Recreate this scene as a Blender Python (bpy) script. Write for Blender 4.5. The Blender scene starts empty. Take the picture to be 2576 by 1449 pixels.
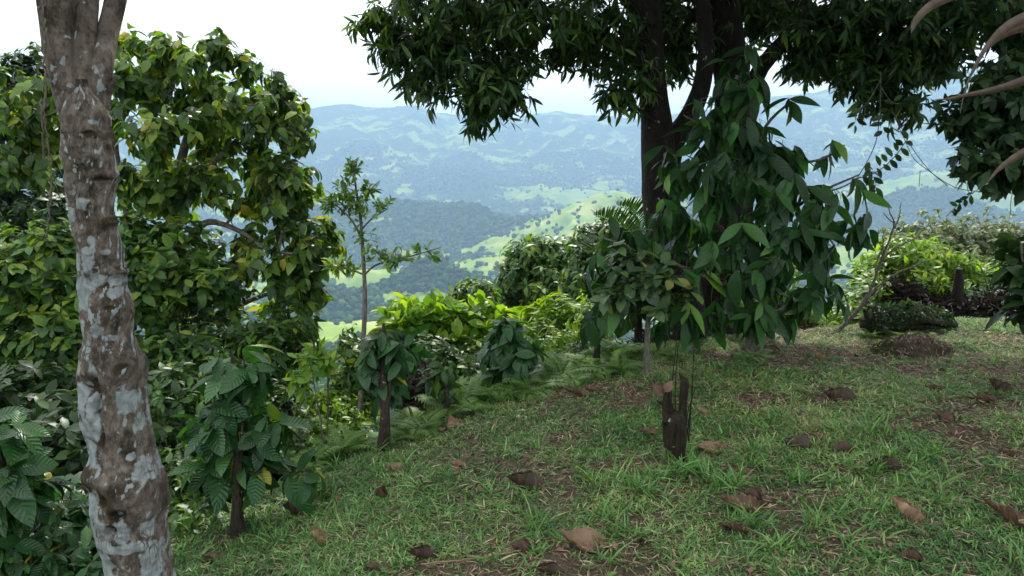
import bpy, math
import numpy as np
from mathutils import Vector, noise as mnoise

# ------------------------------------------------------------------ camera, world, sun, exposure
sc = bpy.context.scene
COL = sc.collection
PITCH = math.radians(8.0)
FPX = 1909.0                      # focal length in pixels of a 2576 px wide picture
CAM = np.array([0.0, 0.0, 1.6])
cd = bpy.data.cameras.new('camera'); cam = bpy.data.objects.new('camera', cd); COL.objects.link(cam)
cam.location = CAM; cam.rotation_euler = (math.radians(90) - PITCH, 0, 0)
cd.sensor_width = 36.0; cd.lens = 36.0 * FPX / 2576.0
cd.clip_start = 0.05; cd.clip_end = 60000
sc.camera = cam

SUN_EL, SUN_AZ = math.radians(50), math.radians(4)       # azimuth clockwise from +Y
w = bpy.data.worlds.new('World'); sc.world = w; w.use_nodes = True
nt = w.node_tree; nt.nodes.clear()
out = nt.nodes.new('ShaderNodeOutputWorld'); bg = nt.nodes.new('ShaderNodeBackground')
sky = nt.nodes.new('ShaderNodeTexSky'); sky.sky_type = 'NISHITA'; sky.sun_disc = False
sky.sun_elevation = SUN_EL; sky.sun_rotation = SUN_AZ
sky.dust_density = 3.0; sky.air_density = 1.0; sky.ozone_density = 1.0
tc = nt.nodes.new('ShaderNodeTexCoord'); mp = nt.nodes.new('ShaderNodeMapping')
mp.inputs['Scale'].default_value = (1.0, 1.0, 3.2)
nz = nt.nodes.new('ShaderNodeTexNoise'); nz.inputs['Scale'].default_value = 1.6; nz.inputs['Detail'].default_value = 6
rp = nt.nodes.new('ShaderNodeValToRGB')
rp.color_ramp.elements[0].position = 0.30; rp.color_ramp.elements[0].color = (.62, .62, .62, 1)
rp.color_ramp.elements[1].position = 0.62; rp.color_ramp.elements[1].color = (.97, .97, .97, 1)
mx = nt.nodes.new('ShaderNodeMix'); mx.data_type = 'RGBA'
mx.inputs[7].default_value = (11.5, 11.4, 11.2, 1)
nt.links.new(tc.outputs['Generated'], mp.inputs['Vector']); nt.links.new(mp.outputs[0], nz.inputs['Vector'])
nt.links.new(nz.outputs['Fac'], rp.inputs['Fac']); nt.links.new(rp.outputs['Color'], mx.inputs[0])
nt.links.new(sky.outputs[0], mx.inputs[6]); nt.links.new(mx.outputs[2], bg.inputs['Color'])
bg.inputs['Strength'].default_value = 0.13
nt.links.new(bg.outputs[0], out.inputs[0])

sd = bpy.data.lights.new('sun', 'SUN'); sun = bpy.data.objects.new('sun', sd); COL.objects.link(sun)
sd.energy = 3.6; sd.angle = math.radians(0.6); sd.color = (1.0, .95, .86)
sv = Vector((math.sin(SUN_AZ) * math.cos(SUN_EL), math.cos(SUN_AZ) * math.cos(SUN_EL), math.sin(SUN_EL)))
sun.rotation_euler = sv.to_track_quat('Z', 'Y').to_euler()
sc.view_settings.view_transform = 'Standard'; sc.view_settings.look = 'None'
sc.view_settings.gamma = 1.0; sc.view_settings.use_curve_mapping = False
sc.view_settings.exposure = 1.08
sc.cycles.volume_bounces = 0
sc.cycles.max_bounces = 8; sc.cycles.transparent_max_bounces = 4

R = np.random.RandomState

# ------------------------------------------------------------------ geometry helpers
def nrm(v):
    v = np.asarray(v, float)
    return v / np.maximum(np.linalg.norm(v, axis=-1, keepdims=True), 1e-9)

_c, _s = math.cos(PITCH), math.sin(PITCH)
def ray(u, v):
    x = (u - 1288.0) / FPX; yv = (724.5 - v) / FPX
    return np.array([x, _c + yv * _s, -_s + yv * _c])
def P(u, v, d): return CAM + d * ray(u, v)

EDX = [-30, -1.9, -1.3, -.9, 0, 1.3, 4.8, 10, 30]
EDY = [4.0, 4.0, 4.5, 5.0, 5.6, 6.8, 7.3, 7.8, 9]
def sstep(a, b, x):
    t = np.clip((x - a) / (b - a), 0, 1); return t * t * (3 - 2 * t)
def edge_d(x, y):
    a = np.maximum(y - np.interp(x, EDX, EDY), 0); b = np.maximum(-1.85 - .15 * np.maximum(2.5 - y, 0) - x, 0)
    return np.hypot(a, b)
def near_z(x, y):
    x = np.asarray(x, float); y = np.asarray(y, float)
    d = edge_d(x, y)
    xc = np.clip(x, -6, 12)
    z = .125 * xc - .075 * (np.sqrt(xc * xc + .3) - .548)
    return z - .52 * d * d / (d + .45)

def vnoise(x, y, seed=0):
    xi = np.floor(x).astype(np.int64); yi = np.floor(y).astype(np.int64)
    fx = x - xi; fy = y - yi
    fx = fx * fx * fx * (fx * (fx * 6 - 15) + 10); fy = fy * fy * fy * (fy * (fy * 6 - 15) + 10)
    def h(a, b):
        n = (a * 374761393 + b * 668265263 + seed * 974634777) & 0xffffffff
        n = ((n ^ (n >> 13)) * 1274126177) & 0xffffffff
        n = ((n ^ (n >> 15)) * 2246822519) & 0xffffffff
        return ((n ^ (n >> 16)) & 0xffff) / 32767.5 - 1
    a = h(xi, yi); b = h(xi + 1, yi); c = h(xi, yi + 1); d = h(xi + 1, yi + 1)
    return (a + (b - a) * fx) * (1 - fy) + (c + (d - c) * fx) * fy
def fbm(x, y, o=4, seed=0):
    s = 0; a = 1; t = 0
    for i in range(o):
        s = s + a * vnoise(x * 2 ** i + 17.3 * i, y * 2 ** i - 9.1 * i, seed + i); t += a; a *= .5
    return s / t
def ridged(x, y, o=4, seed=0):
    s = 0; a = 1; t = 0
    for i in range(o):
        s = s + a * (1 - 2 * np.abs(vnoise(x * 2 ** i + 7.3 * i, y * 2 ** i - 3.1 * i, seed + i))); t += a; a *= .5
    return s / t

def W(u, r):
    a = math.atan((u - 1288) / FPX); return r * math.sin(a), r * math.cos(a)
SKYU = np.array([-900, 0, 700, 760, 870, 960, 1060, 1130, 1200, 1300, 1400, 1500, 1600, 1750, 1900, 2000, 2135, 2200, 2300, 2450, 2576, 3600.])
SKYV = np.array([260, 300, 290, 276, 262, 266, 271, 285, 288, 300, 286, 300, 306, 285, 248, 236, 215, 210, 192, 170, 150, 160.])
SKYA = np.arctan((SKYU - 1288) / FPX)
SKYE = []
for _u, _v in zip(SKYU, SKYV):
    q = ray(_u, _v); SKYE.append(q[2] / math.hypot(q[0], q[1]))
SKYE = np.array(SKYE)
RR = [0, 60, 130, 300, 800, 1500, 2500, 4000, 5200, 6500, 7800, 9500, 11500, 15000]
ZZ = [0, -32, -58, -118, -208, -262, -275, -240, -205, -140, 0, -120, -200, -250]
RW = [0, 4300, 5200, 6000, 7000, 7800, 8800, 10000, 15000]
WW = [0, 0, .16, .38, .75, 1.0, .72, .45, .3]
# u, r, height, lateral radius, radial radius, cover bias (+ forest, - pasture)
HILLS = [(1160, 3050, 115, 620, 400, .75), (850, 3300, 70, 420, 300, .3), (1430, 2450, 80, 210, 300, -1.9),
         (1290, 2080, 45, 260, 130, -1.9), (1550, 2700, 90, 230, 260, -1.5), (1100, 1560, 82, 105, 95, 1.5), (1100, 1440, 20, 110, 60, -.9),
         (830, 1420, 62, 90, 110, 1.1), (960, 1150, 22, 120, 80, -1.3), (1030, 4100, 95, 200, 260, -1.6),
         (1500, 5000, 40, 500, 250, -.9), (700, 4500, 90, 300, 300, -.6), (1750, 2950, 130, 380, 300, .9), (2150, 2500, 80, 420, 260, -.8),
         (2350, 3600, 170, 500, 350, .8), (2400, 4600, 190, 500, 300, -.9), (1200, 5300, 90, 350, 350, .6), (1250, 1750, 0, 140, 90, -1.3), (950, 1900, 30, 300, 120, -.9)]
def far_raw(x, y):
    r = np.hypot(x, y); az = np.arctan2(x, np.maximum(y, 1e-3)); az = np.where(y <= 0, np.sign(x) * 1.5, az)
    z = np.interp(r, RR, ZZ)
    zr = 7800 * np.interp(az, SKYA, SKYE) * np.interp(az, [-1.2, -.9, .9, 1.2], [.3, 1, 1, .3]); wr = np.interp(r, RW, WW)
    z = z + wr * zr
    m = sstep(4200, 6500, r) * (1 - .75 * sstep(7000, 7800, r) * (1 - sstep(8200, 9500, r)))
    arc = az * 7000
    z = z + m * (150 * ridged(arc / 620 + .5 * fbm(r / 900, arc / 900, 2, 8), r / 2600, 4, 3) + 75 * fbm(x / 700, y / 700, 4, 5))
    z = z + sstep(500, 1500, r) * (1 - .6 * sstep(4500, 7000, r)) * (30 * ridged(x / 330, y / 330, 4, 11) + 26 * fbm(x / 900, y / 900, 3, 12) + 11 * ridged(x / 120, y / 120, 3, 14))
    b = np.zeros_like(z)
    for (u, hr, a, sl, sr, bias) in HILLS:
        hx, hy = W(u, hr); tx, ty = hx / hr, hy / hr
        dx, dy = x - hx, y - hy
        rad = (dx * tx + dy * ty) / sr; lat = (dx * ty - dy * tx) / sl
        q = rad * rad + lat * lat
        g = np.exp(-q * .9)
        z = z + a * g * (1 + .28 * ridged(lat * 2.2 + .6 * rad, rad * .9, 3, 31))
        b = b + bias * np.exp(-q * q * .8)
    return z, b, r
def height(x, y):
    x = np.asarray(x, float); y = np.asarray(y, float)
    n = near_z(x, y); z, b, r = far_raw(x, y)
    t = sstep(22, 95, r)
    return n * (1 - t) + z * t
def cover(x, y):
    z, b, r = far_raw(x, y)
    f = fbm(x / 230, y / 170, 5, 21) * .95 + .75 * fbm(x / 75, y / 60, 4, 22) + .17 + b
    f = f + .10 * sstep(4200, 5200, r)
    return f
def G(u, v, far=False):
    q = ray(u, v)
    ts = np.geomspace(60 if far else 1.0, 14000 if far else 60, 3000)
    X = CAM[0] + q[0] * ts; Y = CAM[1] + q[1] * ts; Z = CAM[2] + q[2] * ts
    hh = height(X, Y) if far else near_z(X, Y)
    hit = Z < hh
    if far or hit.any(): k = np.argmax(hit)
    else: k = np.argmin(np.where(edge_d(X, Y) < .25, Z - hh, 99))
    if not far and edge_d(X[k], Y[k]) > .6: k = np.argmin(np.where(edge_d(X, Y) < .25, Z - hh, 99))
    return np.array([X[k], Y[k], hh[k]])

def mesh(name, V, Q, T=None, attrs=None, smooth=True, mats=(), mi=None):
    me = bpy.data.meshes.new(name)
    V = np.asarray(V, np.float32); nQ = 0 if Q is None else len(Q); nT = 0 if T is None else len(T)
    me.vertices.add(len(V)); me.vertices.foreach_set('co', V.ravel())
    idx = []; st = []
    if nQ: idx.append(np.asarray(Q, np.int32).ravel()); st.append(np.arange(nQ) * 4)
    if nT: idx.append(np.asarray(T, np.int32).ravel()); st.append(nQ * 4 + np.arange(nT) * 3)
    idx = np.concatenate(idx); st = np.concatenate(st).astype(np.int32)
    me.loops.add(len(idx)); me.loops.foreach_set('vertex_index', idx)
    me.polygons.add(nQ + nT); me.polygons.foreach_set('loop_start', st)
    if smooth: me.polygons.foreach_set('use_smooth', np.ones(nQ + nT, bool))
    if mi is not None: me.polygons.foreach_set('material_index', mi.astype(np.int32))
    for m in mats: me.materials.append(m)
    for k, a in (attrs or {}).items():
        at = me.attributes.new(k, 'FLOAT', 'POINT'); at.data.foreach_set('value', np.asarray(a, np.float32))
    me.update(calc_edges=True)
    return me

class Geo:
    def __init__(s): s.V = []; s.Q = []; s.T = []; s.A = {}; s.n = 0
    def add(s, V, Q=None, T=None, **A):
        V = np.asarray(V, float).reshape(-1, 3)
        s.V.append(V)
        if Q is not None and len(Q): s.Q.append(np.asarray(Q).reshape(-1, 4) + s.n)
        if T is not None and len(T): s.T.append(np.asarray(T).reshape(-1, 3) + s.n)
        for k in ('rnd', 'lu', 'lv'):
            a = A.get(k, 0.5); s.A.setdefault(k, []).append(np.broadcast_to(np.asarray(a, float), (len(V),)) if np.ndim(a) == 0 else np.asarray(a, float))
        s.n += len(V)
    def build(s, name, mat, parent=None, smooth=True, local=False, extra=None):
        V = np.concatenate(s.V)
        if parent is not None and not local: V = V - np.array(parent.location)
        at = {k: np.concatenate(v) for k, v in s.A.items()}
        if extra: at.update(extra)
        me = mesh(name, V, np.concatenate(s.Q) if s.Q else None, np.concatenate(s.T) if s.T else None, at, smooth, [mat])
        o = bpy.data.objects.new(name, me); COL.objects.link(o)
        if parent is not None: o.parent = parent
        return o
    def build_at(s, name, mat, base):
        """one-mesh thing with its origin at base"""
        base = np.asarray(base, float)
        s.V = [v - base for v in s.V]
        o = s.build(name, mat, None); o.location = base
        return o

def thing(name, label, cat, loc, group=None, rz=0):
    o = bpy.data.objects.new(name, None); COL.objects.link(o); o.location = [float(a) for a in loc]
    o.rotation_euler = (0, 0, rz); o.empty_display_size = .1
    return tag(o, label, cat, group)
def tag(o, label, cat, group=None, kind=None):
    o['label'] = label; o['category'] = cat
    if group: o['group'] = group
    if kind: o['kind'] = kind
    return o

def tube(geo, pts, rad, sides=6, rnd=.5, cap=True, rough=0, seed=0):
    pts = np.asarray(pts, float); n = len(pts); rad = np.broadcast_to(np.asarray(rad, float), (n,))
    if n < 2: return
    tg = np.gradient(pts, axis=0); tg = nrm(tg)
    ref = np.array([0.0, 1.0, 0.0]) if abs(tg[0][1]) < .8 else np.array([1.0, 0, 0])
    A = nrm(np.cross(tg, ref)); B = nrm(np.cross(tg, A))
    th = np.linspace(0, 2 * np.pi, sides, endpoint=False)
    rr = rad[:, None] * np.ones((1, sides))
    if rough:
        L = np.concatenate([[0], np.cumsum(np.linalg.norm(np.diff(pts, axis=0), axis=1))])
        cx = np.cos(th)[None] * 2.2 + seed; cy = np.sin(th)[None] * 2.2 + L[:, None] / (rad.mean() * 3.0)
        rr = rr * (1 + rough * fbm(cx + np.sin(th)[None], cy, 5, 77 + seed))
    V = pts[:, None] + rr[..., None] * (np.cos(th)[None, :, None] * A[:, None] + np.sin(th)[None, :, None] * B[:, None])
    V = V.reshape(-1, 3)
    i = np.arange(n - 1)[:, None] * sides; j = np.arange(sides)[None]; j2 = (j + 1) % sides
    Q = np.stack([i + j, i + j2, i + sides + j2, i + sides + j], -1).reshape(-1, 4)
    T = []
    if cap:
        V = np.concatenate([V, pts[:1] - tg[:1] * rad[0] * .1, pts[-1:] + tg[-1:] * rad[-1] * .5]); c0 = n * sides
        T = [[c0, (k + 1) % sides, k] for k in range(sides)] + [[c0 + 1, (n - 1) * sides + k, (n - 1) * sides + (k + 1) % sides] for k in range(sides)]
    geo.add(V, Q, T, rnd=rnd)

def spline(pts, n, vals=None):
    pts = np.asarray(pts, float); k = len(pts)
    d = np.concatenate([[0], np.cumsum(np.linalg.norm(np.diff(pts[:, :3], axis=0), axis=1))])
    t = np.linspace(0, d[-1], n)
    m = np.gradient(pts, d, axis=0)
    i = np.clip(np.searchsorted(d, t, side='right') - 1, 0, k - 2)
    h = (d[i + 1] - d[i]); s = ((t - d[i]) / h)[:, None]; h = h[:, None]
    return ((2 * s ** 3 - 3 * s ** 2 + 1) * pts[i] + (s ** 3 - 2 * s ** 2 + s) * h * m[i] + (-2 * s ** 3 + 3 * s ** 2) * pts[i + 1] + (s ** 3 - s ** 2) * h * m[i + 1])

PROF = {
    'ell': lambda t: np.sin(np.pi * t) ** .75,
    'lance': lambda t: np.sin(np.pi * t ** .85) ** .9,
    'ovate': lambda t: np.sin(np.pi * t ** .72) ** .85,
    'obov': lambda t: np.sin(np.pi * t ** 1.35) ** .85,
}
def leaves(geo, Pt, D, U, L, Wd, k=3, prof='ell', fold=.18, bend=.25, rnd=None, rng=None, wavy=0.0):
    n = len(Pt)
    if n == 0: return
    D = nrm(D); S = nrm(np.cross(D, U)); N = np.cross(S, D)
    L = np.broadcast_to(np.asarray(L, float), (n,)); Wd = np.broadcast_to(np.asarray(Wd, float), (n,))
    bend = np.broadcast_to(np.asarray(bend, float), (n,)); fold = np.broadcast_to(np.asarray(fold, float), (n,))
    t = np.linspace(0, 1, k + 1); wt = PROF[prof](np.clip(t, .02, .985)); wt[0] = .05; wt[-1] = .03
    # rows (k+1) x 3 : left, mid, right
    yy = (t[None] - .25 * np.abs(bend)[:, None] * t[None] ** 2) * L[:, None]
    nn = -bend[:, None] * t[None] ** 2 * L[:, None]
    V = np.zeros((n, k + 1, 3, 3))
    mid = Pt[:, None] + yy[..., None] * D[:, None] + nn[..., None] * N[:, None]
    hw = .5 * Wd[:, None] * wt[None]
    wv = 0
    if wavy: wv = wavy * L[:, None] * np.sin(t[None] * 9 + (rng.rand(n) * 6 if rng is not None else 0)[:, None]) * wt[None]
    up = (fold[:, None] * hw + wv)[..., None] * N[:, None]; up2 = (fold[:, None] * hw - wv)[..., None] * N[:, None]
    V[:, :, 0] = mid - hw[..., None] * S[:, None] + up
    V[:, :, 1] = mid
    V[:, :, 2] = mid + hw[..., None] * S[:, None] + up2
    i = np.arange(k)[:, None] * 3; j = np.arange(2)[None]
    q = np.stack([i + j, i + j + 1, i + j + 4, i + j + 3], -1).reshape(-1, 4)
    Q = (np.arange(n)[:, None, None] * (3 * (k + 1)) + q[None]).reshape(-1, 4)
    if rnd is None: rnd = (rng or R(1)).rand(n)
    geo.add(V, Q, rnd=np.repeat(rnd, 3 * (k + 1)), lu=np.tile(np.tile([-1., 0, 1.], k + 1), n), lv=np.tile(np.repeat(t, 3), n))

def whorls(geo, tips, dirs, per, L, ar, rng, twig=.1, spread=1.0, fwd=.5, droop=.5, k=3, prof='ell', fold=.18, bend=.25, up=.6, jit=.3, base=None, lvar=.25, young=0.0, wavy=0):
    n = len(tips)
    if n == 0: return
    T = np.repeat(tips, per, 0); D0 = np.repeat(nrm(dirs), per, 0); m = n * per
    a = rng.rand(m) * 2 * np.pi
    ref = nrm(np.cross(D0, np.array([0.13, .21, 1.0]))); r2 = np.cross(D0, ref)
    rad = np.cos(a)[:, None] * ref + np.sin(a)[:, None] * r2
    s = rng.rand(m) ** 1.3 * twig
    pos = T - D0 * s[:, None]
    D = D0 * (fwd * (1 - .5 * s / max(twig, 1e-6)))[:, None] + rad * spread + np.array([0, 0, -droop]) + rng.randn(m, 3) * jit
    U = D0 * .6 + np.array([0, 0, up]) + rng.randn(m, 3) * .25
    ll = L * (1 + lvar * rng.randn(m)).clip(.45, 1.6) * (1 - .0 * s)
    rn = np.clip(.5 + .22 * rng.randn(m) + np.repeat(rng.randn(n) * .12, per) + young * (1 - s / max(twig, 1e-6)), 0, 1)
    leaves(geo, pos, D, U, ll, ll * ar * (1 + .12 * rng.randn(m)), k, prof, fold, bend * (1 + .5 * rng.randn(m)), rn, rng, wavy)

def B(u, v, d, ru, rv, rd=None):
    return (P(u, v, d), np.array([ru * d / FPX, (rd if rd is not None else .5 * (ru + rv) * d / FPX), rv * d / FPX]))

def sample_blobs(blobs, n, rng, shell=.5):
    vol = np.array([b[1][0] * b[1][1] * b[1][2] for b in blobs]) ** .62; vol /= vol.sum()
    k = rng.choice(len(blobs), n, p=vol)
    c = np.array([b[0] for b in blobs])[k]; r = np.array([b[1] for b in blobs])[k]
    d = nrm(rng.randn(n, 3)); q = rng.rand(n) ** (1 / (3 + 4 * shell)) * (1 + .07 * rng.randn(n))
    return c + d * r * q[:, None], d

def skeleton(geo, trunks, clumps, rng, tip=.004, seg=.3, sides=6, maxr=None, bend=.12, rnd=.5, expo=.5):
    """trunks: polylines (pts,radii) that exist already; connect each clump to the nearest node"""
    pos = []; par = []; fixed = []
    for pts, rad in trunks:
        s = len(pos)
        for i, p in enumerate(pts): pos.append(np.array(p)); par.append(s + i - 1 if i else -1); fixed.append(rad[i])
    nf = len(pos); A = np.zeros((nf + 40 * len(clumps) + 10, 3)); A[:nf] = pos; n = nf
    trunk_top = A[:nf]
    dist = np.min(np.linalg.norm(clumps[:, None] - trunk_top[None], axis=2), axis=1)
    cost = np.zeros(len(A)); ends = []
    for ci in np.argsort(dist):
        c = clumps[ci]
        dd = np.linalg.norm(A[:n] - c, axis=1) + .35 * cost[:n] + np.where(A[:n, 2] > c[2] + .2, .3 * (A[:n, 2] - c[2]), 0)
        k = int(np.argmin(dd)); st = A[k].copy(); d = np.linalg.norm(c - st); m = max(2, min(12, int(d / seg)))
        off = rng.randn(3) * d * bend; off[2] += d * bend * .8; prev = k
        for i in range(1, m + 1):
            t = i / m
            p = st + (c - st) * t + off * math.sin(math.pi * t) * .7 + (rng.randn(3) * seg * .06 if i < m else 0)
            A[n] = p; par.append(prev); cost[n] = cost[prev] + d / m; fixed.append(None); prev = n; n += 1
        ends.append(prev)
    cnt = np.zeros(n)
    for e in ends:
        k = e
        while k >= nf: cnt[k] += 1; k = par[k]
    seen = set(); dirs = np.zeros((len(clumps), 3))
    for e, ci in zip(ends, np.argsort(dist)):
        dirs[ci] = A[e] - A[par[e]]
    for e in sorted(ends, key=lambda e: -cost[e]):
        ch = [e]; k = e
        while k >= nf and k not in seen:
            seen.add(k); k = par[k]; ch.append(k)
        if len(ch) < 2: continue
        pts = A[ch][::-1]; rr = np.array([tip * max(cnt[i], 1) ** expo if i >= nf else 0 for i in ch])[::-1]
        rr[0] = rr[1]
        if ch[-1] < nf and fixed[ch[-1]]: rr = np.minimum(rr, fixed[ch[-1]] * .9)
        if maxr: rr = np.minimum(rr, maxr)
        tube(geo, pts, rr, sides if rr.max() > .01 else 4, rnd, cap=False)
    return nrm(dirs)

# ------------------------------------------------------------------ materials
def newmat(name):
    m = bpy.data.materials.new(name); m.use_nodes = True; t = m.node_tree; t.nodes.clear()
    o = t.nodes.new('ShaderNodeOutputMaterial'); return m, t, o
def N(t, typ, **kw):
    n = t.nodes.new(typ)
    for k, v in kw.items():
        if k in n.inputs.keys(): n.inputs[k].default_value = v
        else: setattr(n, k, v)
    return n
def ramp(t, stops, interp='LINEAR'):
    r = t.nodes.new('ShaderNodeValToRGB'); cr = r.color_ramp; cr.interpolation = interp
    while len(cr.elements) < len(stops): cr.elements.new(.5)
    for e, (p, c) in zip(cr.elements, stops): e.position = p; e.color = (*c, 1) if len(c) == 3 else c
    return r
def leafmat(name, stops, rough=.4, trans=.35, tcol=None, veins=0, spec=.35, spots=0, holes=0):
    m, t, o = newmat(name); l = t.links.new
    at = N(t, 'ShaderNodeAttribute', attribute_name='rnd'); r = ramp(t, stops); l(at.outputs['Fac'], r.inputs[0])
    nz = N(t, 'ShaderNodeTexNoise', Scale=9.0, Detail=3.0); geo = N(t, 'ShaderNodeNewGeometry')
    l(geo.outputs['Position'], nz.inputs['Vector'])
    hsv = N(t, 'ShaderNodeHueSaturation'); mr = N(t, 'ShaderNodeMapRange'); mr.inputs[3].default_value = .7; mr.inputs[4].default_value = 1.3
    l(nz.outputs['Fac'], mr.inputs[0]); l(mr.outputs[0], hsv.inputs['Value']); l(r.outputs[0], hsv.inputs['Color'])
    col = hsv.outputs[0]
    if spots:
        n2 = N(t, 'ShaderNodeTexNoise', Scale=60.0, Detail=2.0); l(geo.outputs['Position'], n2.inputs['Vector'])
        gt = ramp(t, [(.60, (0, 0, 0)), (.68, (spots, spots, spots))]); l(n2.outputs['Fac'], gt.inputs[0])
        mxx = N(t, 'ShaderNodeMix', data_type='RGBA'); l(gt.outputs[0], mxx.inputs[0]); l(col, mxx.inputs[6]); mxx.inputs[7].default_value = (.22, .12, .03, 1); col = mxx.outputs[2]
    p = N(t, 'ShaderNodeBsdfPrincipled', Roughness=rough); p.inputs['Specular IOR Level'].default_value = spec
    l(col, p.inputs['Base Color'])
    tr = N(t, 'ShaderNodeBsdfTranslucent'); tm = N(t, 'ShaderNodeMix', data_type='RGBA', blend_type='MULTIPLY'); tm.inputs[0].default_value = 1
    l(col, tm.inputs[6]); tm.inputs[7].default_value = (*(tcol or (2.6, 2.4, .9)), 1); l(tm.outputs[2], tr.inputs['Color'])
    ms = N(t, 'ShaderNodeMixShader'); ms.inputs[0].default_value = trans
    l(p.outputs[0], ms.inputs[1]); l(tr.outputs[0], ms.inputs[2])
    if veins:
        a = N(t, 'ShaderNodeAttribute', attribute_name='lu'); b = N(t, 'ShaderNodeAttribute', attribute_name='lv')
        ab = N(t, 'ShaderNodeMath', operation='ABSOLUTE'); l(a.outputs['Fac'], ab.inputs[0])
        m1 = N(t, 'ShaderNodeMath', operation='MULTIPLY_ADD'); l(ab.outputs[0], m1.inputs[0]); m1.inputs[1].default_value = -.16; l(b.outputs['Fac'], m1.inputs[2])
        m2 = N(t, 'ShaderNodeMath', operation='MULTIPLY'); l(m1.outputs[0], m2.inputs[0]); m2.inputs[1].default_value = 2 * math.pi * 10
        m3 = N(t, 'ShaderNodeMath', operation='SINE'); l(m2.outputs[0], m3.inputs[0])
        bp = N(t, 'ShaderNodeBump', Strength=veins, Distance=.006); l(m3.outputs[0], bp.inputs['Height']); l(bp.outputs[0], p.inputs['Normal'])
    l(ms.outputs[0], o.inputs[0]); return m
def barkmat(name, c1, c2, c3=None, scale=14, bump=.6, lich=None, th=.62):
    m, t, o = newmat(name); l = t.links.new
    g = N(t, 'ShaderNodeNewGeometry'); mpn = N(t, 'ShaderNodeMapping'); mpn.inputs['Scale'].default_value = (1, 1, .35)
    l(g.outputs['Position'], mpn.inputs[0])
    n1 = N(t, 'ShaderNodeTexNoise', Scale=scale, Detail=8.0, Roughness=.65); l(mpn.outputs[0], n1.inputs['Vector'])
    st = [(.32, c1), (.62, c2)] + ([(.78, c3)] if c3 else [])
    r = ramp(t, st); l(n1.outputs['Fac'], r.inputs[0]); col = r.outputs[0]
    if lich:
        n2 = N(t, 'ShaderNodeTexNoise', Scale=scale * .45, Detail=5.0, Roughness=.5); l(g.outputs['Position'], n2.inputs['Vector'])
        rr = ramp(t, [(th, (0, 0, 0)), (th + .025, (1, 1, 1))]); l(n2.outputs['Fac'], rr.inputs[0])
        mm = N(t, 'ShaderNodeMix', data_type='RGBA'); l(rr.outputs[0], mm.inputs[0]); l(col, mm.inputs[6]); mm.inputs[7].default_value = (*lich, 1); col = mm.outputs[2]
    p = N(t, 'ShaderNodeBsdfPrincipled', Roughness=.85); l(col, p.inputs['Base Color']); p.inputs['Specular IOR Level'].default_value = .2
    bp = N(t, 'ShaderNodeBump', Strength=bump, Distance=.02); l(n1.outputs['Fac'], bp.inputs['Height']); l(bp.outputs[0], p.inputs['Normal'])
    l(p.outputs[0], o.inputs[0]); return m

M = {}
M['mango'] = leafmat('mango_leaf', [(0, (.010, .026, .008)), (.5, (.020, .050, .012)), (.85, (.045, .10, .02)), (1, (.11, .18, .03))], .42, .28, (2.2, 2.0, .5), spec=.25)
M['broad'] = leafmat('broad_leaf', [(0, (.016, .042, .012)), (.4, (.038, .09, .02)), (.68, (.10, .19, .028)), (.98, (.22, .30, .035)), (1, (.30, .27, .03))], .38, .40, (1.9, 1.9, .45), spots=.35)
M['shrub'] = leafmat('shrub_leaf', [(0, (.014, .04, .011)), (.5, (.038, .095, .02)), (.85, (.09, .18, .028)), (1, (.18, .25, .035))], .42, .35, (2.0, 2.0, .5))
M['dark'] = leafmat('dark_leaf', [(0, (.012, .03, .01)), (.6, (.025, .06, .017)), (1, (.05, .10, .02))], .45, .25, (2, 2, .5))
M['coffee'] = leafmat('coffee_leaf', [(0, (.012, .042, .012)), (.6, (.024, .08, .02)), (.93, (.05, .13, .03)), (1, (.25, .25, .03))], .33, .25, (1.8, 2.2, .5), veins=.3, spec=.4)
M['big'] = leafmat('large_leaf', [(0, (.012, .038, .011)), (.55, (.024, .07, .019)), (.85, (.055, .15, .035)), (1, (.13, .24, .04))], .42, .3, (1.8, 2.2, .6), veins=.15)
M['guava'] = leafmat('grey_leaf', [(0, (.02, .05, .02)), (.5, (.04, .09, .035)), (.9, (.08, .15, .04)), (1, (.2, .2, .06))], .4, .28, (1.8, 1.9, .6), spots=.8)
M['fresh'] = leafmat('fresh_leaf', [(0, (.04, .09, .025)), (.5, (.08, .17, .035)), (1, (.18, .27, .05))], .42, .4, (1.7, 1.8, .5))
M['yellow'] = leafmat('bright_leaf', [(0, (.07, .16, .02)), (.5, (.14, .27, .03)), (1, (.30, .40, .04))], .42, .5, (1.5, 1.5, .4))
M['fern'] = leafmat('fern_frond', [(0, (.06, .12, .03)), (.5, (.11, .21, .05)), (1, (.22, .33, .08))], .5, .35, (1.6, 1.8, .7))
M['yfern'] = leafmat('yellow_fern_frond', [(0, (.10, .20, .02)), (.6, (.20, .32, .03)), (1, (.32, .38, .05))], .5, .45, (1.5, 1.5, .4))
M['far'] = leafmat('distant_leaf', [(0, (.05, .08, .03)), (.5, (.09, .135, .05)), (.85, (.16, .20, .08)), (1, (.28, .25, .16))], .5, .3, (1.5, 1.5, .7))
M['grass'] = leafmat('grass_blade', [(0, (.034, .085, .026)), (.4, (.09, .205, .055)), (.75, (.185, .33, .095)), (1, (.42, .45, .21))], .45, .35, (1.4, 1.6, .6))
M['straw'] = leafmat('dry_straw', [(0, (.09, .05, .035)), (.6, (.24, .16, .10)), (1, (.48, .38, .27))], .7, .15, (1.2, 1.1, .8))
M['deadleaf'] = leafmat('dead_leaf', [(0, (.03, .018, .012)), (.4, (.085, .048, .028)), (.8, (.21, .13, .075)), (1, (.38, .28, .18))], .6, .12, (1.3, 1, .7), veins=.3)
M['palmdry'] = leafmat('dry_palm_leaf', [(0, (.045, .032, .023)), (1, (.13, .095, .068))], .6, .25, (1.2, 1, .8))
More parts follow.
